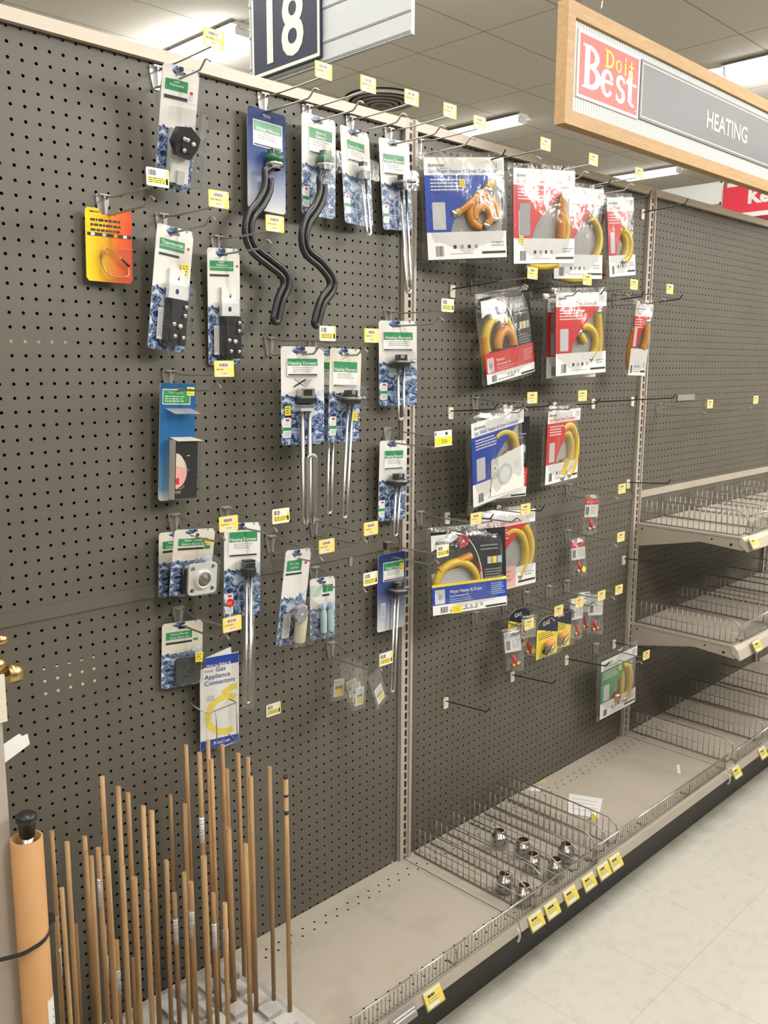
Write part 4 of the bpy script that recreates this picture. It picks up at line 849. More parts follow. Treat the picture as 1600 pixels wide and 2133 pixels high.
r = conn_bag('b1', 'clear bag with blue panel and coiled amber hose, first bag of the top row', M_blue, 'Gas Water Heater & Dryer Connector', [(loop(2.1, -5.8, 1.5, -20, 260), .42, M_ohose), (loop(2.0, -6.2, .9, -60, 200, -.1), .42, M_ohose), ([(-.6, -.1, -5.6), (.8, -.15, -4.8), (2.4, -.15, -3.8), (2.9, -.1, -3.3)], .42, M_ohose), ([(-1.1, -.1, -5.8), (-.6, -.1, -5.6)], .46, M_yhose), ([(2.7, -.15, -3.5), (3.1, -.1, -2.9)], .46, M_yhose)], seed=3, sticker=(-.35, -3.0))
r = conn_bag('b2', 'big clear bag with red panel, second bag in the top row', M_red, 'Gas Range & Dryer Connector', [([(2.9, 0, -3.0), (2.9, 0, -5), (2.8, 0, -7.6)], .55, M_ohose), (loop(1.5, -6.6, 2.2, -80, 60), .42, M_yhose), ([(-2, .1, -10.2), (0, .1, -10.4), (2.4, .1, -10.2)], .4, M_yhose)], seed=5, sticker=(-3.4, -7.7))
for q in (r,):
    m = MB(); m.prism(rrect(-3.6, -7.3, -2.1, -4.0, .2, 3), -.44, -.445, M_grey); m.build('appliance_picture', q)
conn_bag('x', 'clear bag half hidden behind the right side of the big red panel bag, top row', M_red, 'Gas Range Connector', [(loop(1.5, -6.2, 2.6, -70, 70), .42, M_yhose), ([(-3, .1, -10.4), (0, .1, -10.7), (3, .1, -10.3)], .42, M_yhose)], seed=6, p=(63.3, -4.1, 81.0, 9.0, 11.0, -8, 1, -3.))
conn_bag('x', 'folded dark red connector bag wedged behind the yellow hose bag, top row', M_dred, 'Gas Range', [([(0, 0, -3), (.2, 0, -6), (0, 0, -9.4)], .4, M_black)], seed=8, p=(71.6, -1.7, 81., 2.8, 10.4, -8, 0, -3.), header=M_lgrey, foot=M_ohose)
conn_bag('b4', 'clear bag with red strip and thick yellow hose beside the far upright, top row', M_red, 'Gas Range', [(loop(.1, -6.2, 1.9, -80, 80, -.1), .5, M_yhose), (loop(-.6, -6.2, 2.0, -70, 80), .45, M_yhose)], seed=9)
conn_bag('b6', 'square clear bag with red panel, middle of the second row', M_red, 'Gas Range & Dryer Connector', [(loop(.9, -6.4, 2.0, -60, 110), .45, M_yhose), ([(.0, -.1, -5.2), (.9, -.1, -6.3)], .42, M_yhose), ([(3.3, .1, -3), (3.6, .1, -6), (3.2, .1, -9.3)], .5, M_yhose)], seed=12)
conn_bag('x', 'clear connector bag peeping out behind the square red one in the second row', M_red, 'Gas Range Connector', [([(3.3, 0, -2.6), (3.6, 0, -6), (3.2, 0, -9.2)], .55, M_yhose)], seed=13, p=(63.9, -3.4, 68.6, 9.2, 10.0, -9, 0, -1.))
conn_bag('b7', 'narrow clear bag seen nearly edge-on in front of the far upright, second row', M_red, 'Gas', [([(.9, -.2, -2.9), (1.0, -.2, -5), (.7, -.2, -6.3)], .45, M_ohose), ([(-1, .1, -4), (-1.2, .1, -7), (-.8, .1, -9)], .4, M_ohose)], d=1.5, seed=14, fill=.62)
conn_bag('b9', 'upright clear bag with red panel and doubled yellow hose, third row', M_red, 'Gas Range & Dryer Connector', [(loop(1.4, -5.6, 3.1, -75, 120, -.1, 2.6), .48, M_yhose), (loop(1.0, -5.8, 2.4, -80, 110, .0, 1.9), .45, M_yhose), ([(.2, -.2, -8.6), (1.2, -.3, -6.6)], .45, M_yhose)], seed=17)
# askew blue bag with a leaflet over it
r = conn_bag('b8', 'clear bag with blue panel hanging askew, white leaflet across its front', M_blue, 'Gas Water Heater & Dryer Connector', [(loop(.9, -5.0, 2.4, -30, 120), .5, M_yhose), ([(2.0, .1, -5.4), (.6, .1, -6.2)], .4, M_ohose)], seed=21)
m = MB(); y = -.5; m.prism([(-1.6, -9.3), (4.1, -9.6), (4.2, -4.6), (-.9, -5.2)], y, y - .02, M_paper); m.flat(circ(.9, -7.3, 1.25, 22), y - .03, M_lgrey); m.flat(circ(.9, -7.3, .85, 20), y - .04, M_white); m.flat(rrect(-1.4, -7.4, -.2, -5.1, .3, 3), y - .03, M_lgrey); m.flat(circ(-.8, -6.2, .42, 16), y - .04, M_white); m.flat(circ(-.8, -6.2, .2, 12), y - .05, M_grey); m.lines(2.4, 3.4, -6.2, 4, .24, .09, y - .03, M_lgrey); m.build('leaflet', r)
def black_kit(p, lab, band_col, title, seed, d=.9, mirror=False):
    r = posed('gas_connector_kit', lab, 'gas connector', p, 'bagged gas connectors'); w, h = p[3:5]; x0, x1 = -w / 2 + .35, w / 2 - .15; W = x1 - x0; y = -.42; m = MB()
    m.rect(x0, -.95 - .16 * h, x1, -.5, y + .03, M_black); zb = -.66 * h
    sweep = [(x0 + W * (.30 + .37 * sin(radians(a))), -.07 * h + (zb + .07 * h) * (1 - cos(radians(a)))) for a in range(0, 91, 9)]
    m.flat([(x1, -.5), (x0 + W * .25, -.5)] + sweep + [(x1, zb)], y + .02, M_black)
    for i in range(len(sweep) - 1): (xa, za), (xb, zb2) = sweep[i], sweep[i + 1]; m.flat([(xa - .06, za - .04), (xb - .06, zb2 - .04), (xb + .03, zb2), (xa + .03, za)], y + .005, M_white)
    m.flat([(x0, -.26 * h), (x0, -.8), (x0 + W * .30, -.75), (x0 + W * .36, -.12 * h), (x0 + W * .3, -.16 * h)], y, M_white); m.text('dormont', x0 + W * .05, -.19 * h, .42, y - .012, M_ink, 'L', 1, .018); m.lines(x0 + W * .15, x0 + W * .3, -.205 * h, 1, .1, .07, y - .012, M_grey)
    m.flat(circ(x0 + W * .42, -.17 * h, .72, 22), y - .02, M_red); m.flat(circ(x0 + W * .42, -.17 * h, .6, 22), y - .028, M_dred); m.flat([(x0 + W * .42 - .22, -.17 * h - .2), (x0 + W * .42 + .22, -.17 * h - .2), (x0 + W * .42, -.17 * h + .25)], y - .036, M_pink)
    m.rect(x0, zb, x1, zb + .3, y - .004, M_yel) if band_col is M_blue else None
    m.flat([(x0 + W * .66, zb + .3), (x0 + W * .66, zb + .31), (x0, zb + .31), (x0, zb + .29)], y - .004, band_col)
    m.lines(x0 + W * .65, x1 - .3, -.24 * h, 2, .4, .14, y, M_grey); m.lines(x0 + W * .7, x1 - .3, -.52 * h, 4, .28, .1, y, M_grey)
    for k in range(3): m.rect(x0 + W * (.74 + .07 * k), -.46 * h, x0 + W * (.80 + .07 * k), -.38 * h, y - .01, (M_lgrey, M_yel, M_lblue)[k])
    m.rect(x0, -.86 * h, x1, zb + (.0 if band_col is M_blue else .2), y - .008, band_col)
    m.text(title[0], x0 + W * .22, -.745 * h, .34, y - .018, M_white, 'L', .95, .014); m.text(title[1], x0 + W * .22, -.79 * h, .26, y - .018, M_white, 'L', .9, .008); m.lines(x0 + W * .22, x0 + W * .6, -.81 * h, 2, .22, .08, y - .018, M_lblue if band_col is M_blue else M_pink); m.lines(x0 + W * .78, x1 - .2, -.69 * h, 6, .22, .09, y - .018, M_lblue if band_col is M_blue else M_pink)
    m.flat(rrect(x0 + W * .03, -.85 * h, x0 + W * .16, -.69 * h, .06, 2), y - .018, M_lgrey); m.flat(circ(x0 + W * .095, -.775 * h, .3, 14), y - .024, M_grey)
    m.rect(x0, -h + .3, x1, -.86 * h, y - .006, M_white); m.barcode(x0 + W * .1, x0 + W * .2, -h + .45, -.885 * h, y - .016, M_ink); m.lines(x0 + W * .22, x0 + W * .62, -h + .62, 1, .1, .09, y - .016, M_ink)
    for k in range(4): m.rect(x0 + W * (.42 + .07 * k), -.93 * h, x0 + W * (.45 + .07 * k), -.895 * h, y - .016, M_grey)
    m.rect(x1 - W * .3, -h + .4, x1 - .1, -h + .6, y - .016, M_ink); m.build('insert_card', r); return r, x0, W, y
r, x0, W, y = black_kit(B['b10'], 'black and blue connector kit bag with yellow hose arch, lowest bag right of the upright', M_blue, ('Water Heater & Dryer', 'Gas Connector Kit'), 31)
MB().hose(loop(x0 + W * .36, -6.4, 2.55, 0, 180, .05, 2.75), .42, M_yhose).build('hose', r); MB().hose([(x0 + W * .12, .1, -4.6), (x0 + W * .35, .1, -3.9), (x0 + W * .56, .1, -3.3)], .42, M_ohose).build('hose', r)
m = MB(); m.prism([(x0 + W * .08, -6.6), (x0 + W * .66, -6.4), (x0 + W * .6, -4.3), (x0 + W * .06, -4.9)], .5, .45, M_paper); m.lines(x0 + W * .3, x0 + W * .5, -4.9, 4, .25, .08, .44, M_lgrey); m.build('leaflet', r)
s_ = MB(); stick(s_, x0 + W * .31, -.93 * 9.36, 1.4, .78, y - .06); s_.build('price_sticker', r); film(r, B['b10'][3], B['b10'][4], 1.0, seed=33)
r, x0, W, y = black_kit((52.2, -2.6, 55.2, 9.4, 10.0, -4, 1, 1.), 'black and red connector kit bag behind the askew blue one', M_red, ('Furnace', 'Gas Connector Kit'), 35)
MB().hose([(0, .1, -5.4), (1.0, .0, -5.2), (1.6, .0, -5.0)], .42, M_yhose).build('hose', r); MB().lathe([(.0, .6), (.3, .55), (.34, .0), (.25, -.05)], M_chrome, (1.9, -.0, -5.3), 8).build('brass_nut', r); film(r, 9.4, 10., .8, seed=36)
r, x0, W, y = black_kit(B['b5'], 'crumpled clear bag with black top and red band, left in the second row', M_red, ('Furnace', 'Gas Connector Kit'), 41)
MB().hose(loop(-1.2, -5.4, 2.6, -10, 200, .05, 2.4), .5, M_yhose).build('hose', r); MB().hose(loop(-.2, -6.2, 1.8, 0, 180, -.05, 1.4), .55, M_ohose).build('hose', r); MB().hose([(-3.7, .1, -4.6), (-3.8, .1, -6.5), (-3.5, .1, -8.2)], .5, M_ohose).build('hose', r); film(r, B['b5'][3], B['b5'][4], 1.25, M_film2, seed=43)
# pale red bag behind the black and blue kit
r = conn_bag('b11', 'clear bag with red corner and two thick yellow hoses, behind the black and blue kit', M_red, 'Gas Range & Dryer Connector', [(loop(1.0, -5.6, 2.9, -60, 120, 0, 2.2), .5, M_yhose), (loop(1.6, -5.2, 3.2, -60, 110, .1, 2.6), .5, M_yhose)], seed=51)
m = MB(); m.prism([(-4.3, -9.2), (1.2, -9.2), (1.2, -6.8), (-4.3, -6.6)], -.45, -.46, M_pink); m.lines(-1.5, .6, -7.3, 3, .5, .1, -.47, M_red); m.build('pink_sticker', r)
# green bag
PG = (78.39, -3.56, 21.83, 8.05, 9.94, -9.25, 5.98, -8.31)
r = conn_bag('x', 'clear bag with green panel and yellow hose, low beside the far upright', M_green, 'Gas Connector', [(loop(1.2, -5.6, 2.8, -70, 100, -.1, 1.5), .5, M_yhose), ([(.9, 0, -3), (1.2, 0, -6), (.8, 0, -8.4)], .4, M_yhose)], seed=61, p=PG, sticker=(.1, -2.7))
m = MB(); m.lathe([(.0, .9), (.5, .8), (.65, .3), (.5, -.3), (.2, -.5)], M_copper, (-.2, -.3, -7.6), 8); m.build('fitting', r)
# small valve baggies
def small_bag(p, lab, head, red, seed, stk=False):
    r = posed('valve_baggie', lab, 'valve', p, 'small bagged valves'); w, h = p[3:5]; m = MB(); y = -.1
    a = w / 2 - .15; z = -.45
    if head: m.rect(-a, -1.25, a, -.45, y, M_red); m.lines(-a + .15, a - .2, -.75, 2, .2, .07, y - .01, M_pink); z = -1.25
    else: m.rect(-a, -1.1, a, -.4, y, M_lgrey); m.lines(-a + .2, a - .2, -.6, 2, .2, .08, y - .01, M_grey); z = -1.1
    m.rect(-a, z - 1.6, a, z, y, M_white); m.barcode(-a + .2, -a + .75, z - 1.3, z - .3, y - .01, M_ink); m.lines(-.1, a - .1, z - .3, 5, .2, .07, y - .01, M_grey); m.build('header_card', r)
    v = MB(); v.tube([(-.3, -.3, -h + 1.9), (.1, -.35, -h + .5)], .2, M_red, 8); v.tube([(-.5, -.2, -h + .6), (.7, -.2, -h + .8)], .28, M_brass if not head else M_zinc, 10); v.build('valve', r)
    if stk: s_ = MB(); s_.flat([(.0, -h + .75), (.45, -h + .4), (.75, -h + .95), (.35, -h + 1.4)], -.62, M_yel); s_.build('price_sticker', r)
    film(r, w, h, .55, M_film2, seed, 10, 12)
small_bag((70.0, -3.68, 44.2, 2.6, 5.0, -13.1, -.9, 3.3), 'small clear baggie with red header, higher of the two left of the upright', True, True, 71)
small_bag((70.27, -1.6, 38.3, 2.65, 5.0, -16.1, -4.4, -2.08), 'small clear baggie with red header and yellow sticker, lower of the two', True, True, 72, True)
small_bag((51.42, -5.37, 31.0, 2.61, 4.9, -15.5, -9.7, -.8), 'small valve baggie with barcode label at the left end of the low row', False, True, 73)
small_bag((57.1, -3.7, 31.0, 2.5, 5.1, -14, -3, 2.), 'small valve baggie tucked behind the left end one, yellow diamond sticker', False, True, 74, True)
small_bag((66.3, -4.31, 31.5, 2.63, 5.2, -8.2, -3.7, 1.4), 'small valve baggie with a red valve, right of the yellow cards', False, True, 75)
small_bag((70.41, -4.65, 31.3, 2.56, 5.2, -20.6, -4.7, 4.2), 'small valve baggie with a brass valve, right end of the low row', False, True, 76)
small_bag((70.4, -2.9, 31.3, 2.56, 5.2, -14.6, -4.7, 2.2), 'small valve baggie hidden behind the right end one in the low row', False, True, 77)
def yellow_card(p, lab, seed):
    r = posed('valve_card', lab, 'valve', p, 'yellow carded valves'); w, h = p[3:5]; m = MB(); a = w / 2
    arcp = [(a * cos(radians(t)), -1.2 + 1.0 * sin(radians(t))) for t in range(0, 181, 15)]
    m.prism([(-a, -h)] + [(a, -h)] + arcp, 0, -.05, M_yel, M_cream); m.flat(arcp + [(-a, -1.5), (a, -1.5)], -.06, M_navy); m.text('GAS', -.3, -1.2, .5, -.07, M_cream, bold=.02); m.flat([(-a + .3, -1.5), (a, -2.6), (a, -1.5)], -.062, M_navy); m.lines(-a + .3, a - .5, -2.0, 4, .25, .1, -.065, M_ink); m.build('card', r)
    v = MB(); v.tube([(-.6, -.4, -3.6), (.6, -.5, -3.3)], .38, M_org, 10); v.tube([(-.9, -.4, -4.6), (-.2, -.5, -3.8)], .35, M_black, 10); v.tube([(.0, -.4, -4.6), (.8, -.4, -3.9)], .3, M_brass, 8); v.build('valve', r); blister(-a + .2, a - .1, -h + .25, -2.4, .95, .2, .15).build('blister', r)
yellow_card((57.27, -6.3, 31.6, 3.9, 5.2, -3.1, 2.2, -3.), 'yellow and navy valve card, frontmost of three', 1)
yellow_card((57.1, -2.4, 31.8, 3.9, 5.2, -3.1, 2.2, 1.), 'yellow and navy valve card nearest the pegboard, behind the baggie', 2)
yellow_card((61.4, -5.6, 31.6, 3.9, 5.2, -3.1, 2.2, 1.), 'yellow and navy valve card right of the frontmost one', 3)
# ------------------------------------------------------------------ dowels in their foam block
r = thing('dowel_block', 'white foam dowel holder block with square cells on the near base deck', 'holder block', (0, 0, 5.52))
m = MB(); m.box(-7.3, -13.6, 0, 15.2, -1.5, .8, M_foam)
for i in range(12):
    for j in range(6):
        cx, cy = 13.2 - 1.94 * i, -3.7 - 2.03 * j
        if cy < -13: continue
        h0 = .8 + rnd.uniform(.25, .6); q = .72
        m.box(cx - q, cy - q, .79, cx + q, cy + q, h0, M_foam)
m.build('foam_lattice', r)
s_ = tag_card(0, 1.4, 1.0); s_.build('price_tag', r, (14.2, -13.75, .55), (radians(-50), 0, radians(20)))
DW = [(14.45,-10.80,27.71,.384),(14.36,-8.80,27.81,.358),(12.45,-8.80,27.59,.384),(13.70,-6.75,28.17,.363),(14.16,-4.70,27.70,.372),(11.55,-6.75,22.70,.491),(10.11,-6.75,29.17,.350),(10.36,-10.80,23.40,.388),(14.32,-2.70,25.55,.415),(8.28,-10.80,19.30,.384),(12.58,-4.70,29.00,.365),(8.57,-8.80,19.08,.377),(12.45,-2.70,21.38,.343),(11.19,-4.70,29.78,.360),(6.51,-10.80,23.95,.447),(9.03,-6.75,30.11,.376),(6.56,-8.80,20.92,.429),(10.32,-2.70,29.03,.364),(8.80,-4.70,25.05,.388),(4.80,-10.80,23.39,.322),(6.31,-6.75,19.17,.376),(8.69,-2.70,25.17,.329),(4.53,-8.80,23.60,.358),(4.62,-6.75,26.79,.408),(0.55,-12.80,24.74,.354),(2.81,-8.80,28.64,.361),(0.78,-10.80,24.71,.419),(2.62,-6.75,15.34,.488),(4.87,-2.70,26.68,.395),(-1.11,-12.80,27.33,.332),(0.93,-8.80,30.81,.352),(2.27,-4.70,16.00,.387),(-1.14,-10.80,27.14,.340),(2.28,-2.70,16.29,.394),(0.76,-6.75,30.91,.359),(-0.82,-8.80,26.81,.349),(-3.26,-12.80,28.88,.309),(0.18,-4.70,24.41,.356),(1.09,-2.70,24.43,.382),(-0.95,-4.70,18.91,.372),(-3.03,-8.80,28.15,.339),(-5.33,-12.80,27.55,.30),(-3.21,-6.75,21.58,.338),(-1.46,-2.70,25.90,.371)]
STK = {5: 0, 9: 2.2, 11: 2.6, 16: 2.4, 20: 2.2, 15: 5.5, 31: 2.5, 33: 2.6, 35: 2.3, 42: 2.4}
ORD = 'first second third fourth fifth sixth seventh eighth ninth tenth eleventh twelfth'.split()
rows = {}
for i, d in enumerate(DW): rows.setdefault(d[1], []).append((d[0], i))
RN = {-12.8: 'front row of the block', -10.8: 'second row from front', -8.8: 'third row from front', -6.75: 'fourth row from front', -4.7: 'fifth row from front', -2.7: 'row next to the pegboard'}
LAB = {}
for yv, L in rows.items():
    L.sort(reverse=True)
    for k, (x, i) in enumerate(L): LAB[i] = (ORD[k], RN[yv], DW[i][2])
for i, (x, y, z, dia) in enumerate(DW):
    o_, rn, zt = LAB[i]; ht = 'short' if zt < 18 else 'medium' if zt < 24 else 'tall'; bar = ' with barcode sleeve' if STK.get(i) else ' with blackened top' if i == 0 else ''
    r = thing('wooden_dowel', '%s wooden dowel%s, %s from right, %s' % (ht, bar, o_, rn), 'dowel', (x, y, 5.55 + .8), None, 'wooden dowels in the foam block'); L = z - 6.35; rr = dia / 2
    m = MB(); m.tube([(rnd.uniform(-.12, .12), rnd.uniform(-.1, .1), .02), (0, 0, L)], rr, M_wood, 10)
    if i == 0:
        for q, e in ((.0, .25), (1.6, .22), (3.0, .35)): m.tube([(0, 0, L - q - e), (0, 0, L - q + .004)], rr * 1.02, M_ink, 10)
    m.build('shaft', r)
    if STK.get(i):
        q = STK[i]; b = MB(); b.tube([(0, 0, L - q - 2.2), (0, 0, L - q)], rr * 1.06, M_paper, 10)
        for k in range(12): zz = L - q - 2.1 + k * .17; b.tube([(0, 0, zz), (0, 0, zz + rnd.choice((.04, .07)))], rr * 1.09, M_grey, 10)
        b.build('barcode_sleeve', r)
# tube strapped to the end panel
r = thing('cardboard_tube', 'thick cardboard mailing tube strapped to the end panel, left of the dowels', 'tube', (-7.83, -14.05, 5.55)); TL = 27
m = MB(); m.lathe([(.93, 0), (.93, TL), (.80, TL), (.80, TL - 8), (.0, TL - 8)], M_tube, (0, 0, 0), 28); m.build('tube_wall', r)
b = MB(); b.rect(-.15, TL - 18, .6, TL - 8.6, -.0, M_paper)
for a in range(6): pass
b = MB()
for k in range(6):
    a0, a1 = radians(-75 + 14 * k), radians(-75 + 14 * (k + 1)); b.face([(.945 * cos(a0), .945 * sin(a0), TL - 22), (.945 * cos(a1), .945 * sin(a1), TL - 22), (.945 * cos(a1), .945 * sin(a1), TL - 10.6), (.945 * cos(a0), .945 * sin(a0), TL - 10.6)], M_paper, smooth=True)
for k in range(22):
    a = radians(-48); b.box(.955 * cos(a) - .03, .955 * sin(a) - .03, TL - 11.5 - k * .48, .955 * cos(a) + .03, .955 * sin(a) + .03, TL - 11.42 - k * .48, M_grey)
b.build('paper_label', r)
r = thing('cable_tie', 'black cable tie holding the cardboard tube against the end panel', 'cable tie', (-7.83, -14.05, 26.4))
pth = [(-4.8, .85, -1.2), (-2.5, .2, -.95), (-1.1, -.75, -.65)] + [(1.02 * cos(radians(a)), 1.02 * sin(radians(a)), -.45 + .0055 * (a + 110)) for a in range(-110, 31, 20)] + [(1.0, .85, .42), (.2, 1.02, .3)]
m = MB(); sp = smooth(pth, 5)
for a, b_ in zip(sp, sp[1:]): m.face([tuple(a + Vector((0, 0, -.15))), tuple(b_ + Vector((0, 0, -.15))), tuple(b_ + Vector((0, 0, .15))), tuple(a + Vector((0, 0, .15)))], M_black, smooth=True)
m.build('strap', r); MB().box(.9, -.2, .05, 1.35, .3, .5, M_black).build('locking_head', r)
r = thing('stick_in_tube', 'grey stick with a black rubber cap standing in the cardboard tube', 'cane', (-7.75, -13.9, 24.8))
MB().tube([(.1, 0, 0), (.05, 0, 8.0)], .36, M_zinc, 12).build('stick', r); m = MB(); m.lathe([(.40, 7.7), (.46, 7.8), (.5, 8.6), (.62, 8.75), (.62, 9.05), (.45, 9.2), (.0, 9.25)], M_black, (.05, 0, 0), 16); m.build('rubber_cap', r)
# bits on the end panel
r = thing('brass_fitting', 'small brass fitting sticking out past the end panel, higher one', 'fitting', (-8.3, -12.6, 44.5))
MB().tube([(-.9, 0, 0), (.15, 0, 0)], .2, M_brass, 10).build('stem', r); MB().tube([(.1, 0, 0), (.62, 0, 0)], .34, M_brass, 6).build('hex_nut', r)
r = thing('brass_fitting', 'larger brass fitting with two hex nuts sticking out past the end panel, lower one', 'fitting', (-8.3, -12.6, 42.6))
MB().tube([(-1.2, 0, .2), (.7, 0, -.1)], .3, M_brass, 10).build('stem', r); MB().tube([(-.3, 0, .5), (.35, 0, .4)], .5, M_brass, 6).build('hex_nut', r); MB().tube([(.55, 0, -.25), (1.3, 0, -.3)], .62, M_brass, 6).build('hex_nut', r)
q = MB(); q.prism(rrect(-1.2, -1.45, .22, 1.45, .05, 2), 0, -.06, M_cream); tag(q.build('cream_card', None, (-8.36, -13.2, 41.2)), 'cream card edge hanging on the end panel below the brass fittings', 'card')
q = MB(); q.prism([(-1.0, -.5), (.95, .1), (.85, .8), (.5, .78), (.3, 1.0), (.05, .95), (-.9, .7)], 0, -.05, M_paper); tag(q.build('paper_tag', None, (-7.3, -12.0, 37.2), (0, 0, radians(12))), 'torn white paper tag sticking out from behind the end panel', 'paper tag')
# ------------------------------------------------------------------ things on the decks
FT = [(49., -6.5, 'pipe coupling standing upright nearest the pegboard'), (49.2, -9.5, 'pipe coupling standing upright, second from the pegboard'), (47.6, -12., 'pipe coupling standing upright in the middle of the group'), (48.5, -14.4, 'pipe coupling standing upright close to the wire fence'), (52., -13.4, 'pipe coupling with orange rust inside, farthest along the deck'), (42.4, -12.2, 'pipe coupling between the first two wire dividers, farther from the fence'), (42.1, -14.9, 'pipe coupling between the first two wire dividers, against the fence')]
for i, (x, y, l) in enumerate(FT):
    r = thing('pipe_coupling', 'chrome ' + l, 'fitting', (x, y, 5.55), (0, radians(rnd.uniform(-4, 4)), rnd.uniform(0, 3)), 'chrome pipe couplings')
    m = MB(); m.lathe([(.62, 0), (.8, .05), (.82, .75), (.62, .95), (.6, 1.2), (.85, 1.25), (.86, 1.45), (.6, 1.5), (.60, 2.05), (.54, 2.08)], M_dull, (0, 0, 0), 20); m.build('body', r)
    MB().lathe([(.54, 2.08), (.52, 1.2), (.0, 1.15)], M_rust, (0, 0, 0), 20).build('rusty_bore', r)
    g = MB()
    for k in range(10):
        a0, a1 = 2 * pi * k / 10, 2 * pi * (k + 1) / 10; R0, R1 = 1.0 + .12 * (k % 2), 1.0 + .12 * ((k + 1) % 2); g.face([(R0 * cos(a0), R0 * sin(a0), 0.02), (R1 * cos(a1), R1 * sin(a1), .02), (.9 * R1 * cos(a1), .9 * R1 * sin(a1), 1.1), (.9 * R0 * cos(a0), .9 * R0 * sin(a0), 1.0)], M_film2, smooth=True)
    g.build('plastic_wrap', r)
def sheet(name, pts, z, label, cat, m_, ln=False):
    cx = sum(p[0] for p in pts) / len(pts); cy = sum(p[1] for p in pts) / len(pts); o = MB()
    b = [(x - cx, y - cy, .0) for x, y in pts]; t_ = [(x, y, .03) for x, y, _ in b]; o.face(t_, m_); o.face(list(reversed(b)), m_)
    for i in range(len(b)): j = (i + 1) % len(b); o.face([b[i], b[j], t_[j], t_[i]], m_)
    if ln:
        A, Bv, D = Vector(t_[0]), Vector(t_[1]) - Vector(t_[0]), Vector(t_[3]) - Vector(t_[0])
        for k in range(4):
            a = A + D * (.2 + .17 * k) + Bv * .1; c = a + Bv * (.75 - .1 * (k % 2)); e = D * .05; o.face([tuple(v + Vector((0, 0, .006))) for v in (a, c, c + e, a + e)], M_lgrey)
    return tag(o.build(name, None, (cx, cy, z)), label, cat)
sheet('paper_card', [(65.74, -4.88), (67.59, -8.67), (62.83, -11.0), (61.22, -7.53)], 5.53, 'white printed card lying on the middle deck beyond the last wire divider', 'card', M_paper, True)
sheet('paper_slip', [(63.2, -.3), (64.65, -1.19), (63.54, -1.85), (62.45, -.7)], 5.53, 'small white slip at the back of the middle deck', 'paper', M_paper)
sheet('paper_slip', [(64.9, -.15), (67.1, -.2), (66.6, -.9), (65.2, -.7)], 5.53, 'yellow paper scrap at the foot of the pegboard in the middle bay', 'paper', mat('faded_yellow', (.55, .52, .22), .6))
sheet('paper_slip', [(81.5, -12.3), (83.9, -10.9), (83.6, -10.6), (81.2, -12.)], 5.53, 'thin white torn strip lying on the open part of the middle deck', 'paper', M_paper)
q = MB(); q.flat(rrect(-.5, -.35, .5, .35, .1, 2), -.02, M_yel); q.prism(rrect(-.5, -.35, .5, .35, .1, 2), .02, -.02, M_yel); q.tube([(-1.4, .2, -.2), (-1.1, .3, .3), (-.5, .2, .2)], .06, M_dsteel, 6); tag(q.build('price_sticker', None, (61.0, -11.4, 6.6), (radians(-50), 0, .3)), 'yellow sticker with a bit of wire against the last wire divider', 'sticker')
# price tags on the shelf lips
LT = [(26.2, 'single yellow price tag on the near part of the deck lip'), (41.87, 'first of six yellow price tags on the middle deck lip, nearest'), (44.68, 'second of six yellow price tags on the middle deck lip'), (48.15, 'third of six yellow price tags on the middle deck lip'), (51.72, 'fourth of six yellow price tags on the middle deck lip'), (54.78, 'fifth of six yellow price tags on the middle deck lip'), (57.32, 'sixth of six yellow price tags on the middle deck lip, farthest'), (89.4, 'yellow price tag on the deck lip just past the far upright'), (98.3, 'yellow price tag on the far deck lip at the right frame edge')]
def lip_tag(x, y, z, l, tilt=-30):
    r = thing('lip_price_tag', l, 'price tag', (x, y, z), (radians(tilt), 0, 0), 'yellow price tags on the shelf lips')
    m = MB(); m.prism(rrect(-1.12, -.75, 1.12, .75, .05, 1), .03, -.03, M_tagy); m.rect(-1.05, .42, 1.05, .7, -.04, M_tagw); m.lines(-.7, .4, .34, 1, .1, .2, -.04, M_ink); m.lines(-.8, .7, -.02, 2, .22, .08, -.04, M_grey); m.rect(-.9, -.68, .45, -.38, -.04, M_tagw); h_ = MB().prism(rrect(-1.2, -.88, 1.2, .82, .05, 1), .09, .05, M_plate).build('clear_holder', r); m.build('label_print', h_)
for x, l in LT: lip_tag(x, -16.72, 4.62, l)
lip_tag(88.9, -16.95, 37.3, 'yellow price tag at the near end of the upper shelf lip'); lip_tag(92.6, -16.95, 22.25, 'yellow price tag near the end of the lower shelf lip')
r = thing('tag_holder', 'empty clear tag holder on the near deck lip', 'tag holder', (22.3, -16.7, 4.7), (radians(-20), 0, 0)); m = MB(); m.prism(rrect(-1.6, -.6, 1.6, .6, .05, 1), .0, -.06, M_plate); m.build('clear_strip', r)
for k in (0, 1): MB().box(-1.3, -.1, -.1 + .3 * k, 1.4, -.07, .05 + .3 * k, M_paper).build('paper_strip', r)
for x, l in ((38.4, 'curled clear plastic clip hanging from the deck lip near the first six tags'), (86.2, 'grey ring clip on the deck lip by the far upright')):
    q = MB(); q.tube(smooth([(0, .1, .5), (0, -.25, .3), (.1, -.3, -.3), (.15, -.1, -.9), (.3, .05, -1.0)], 5), .12, M_lgrey, 7); tag(q.build('lip_clip', None, (x, -16.8, 4.9)), l, 'clip')
q = tag_card(0, 1.7, 1.2); tag(q.build('shelf_sticker', None, (21.6, -.05, 28.2)), 'white and yellow price sticker stuck flat on the pegboard below the clear tube', 'sticker')
q = MB(); q.prism(rrect(-.2, -.5, .2, .5, .05, 2), 0, -.1, M_plate); tag(q.build('clear_clip', None, (31.6, -.03, 41.0)), 'tiny clear plastic clip on the pegboard seam right of the bottles', 'clip')
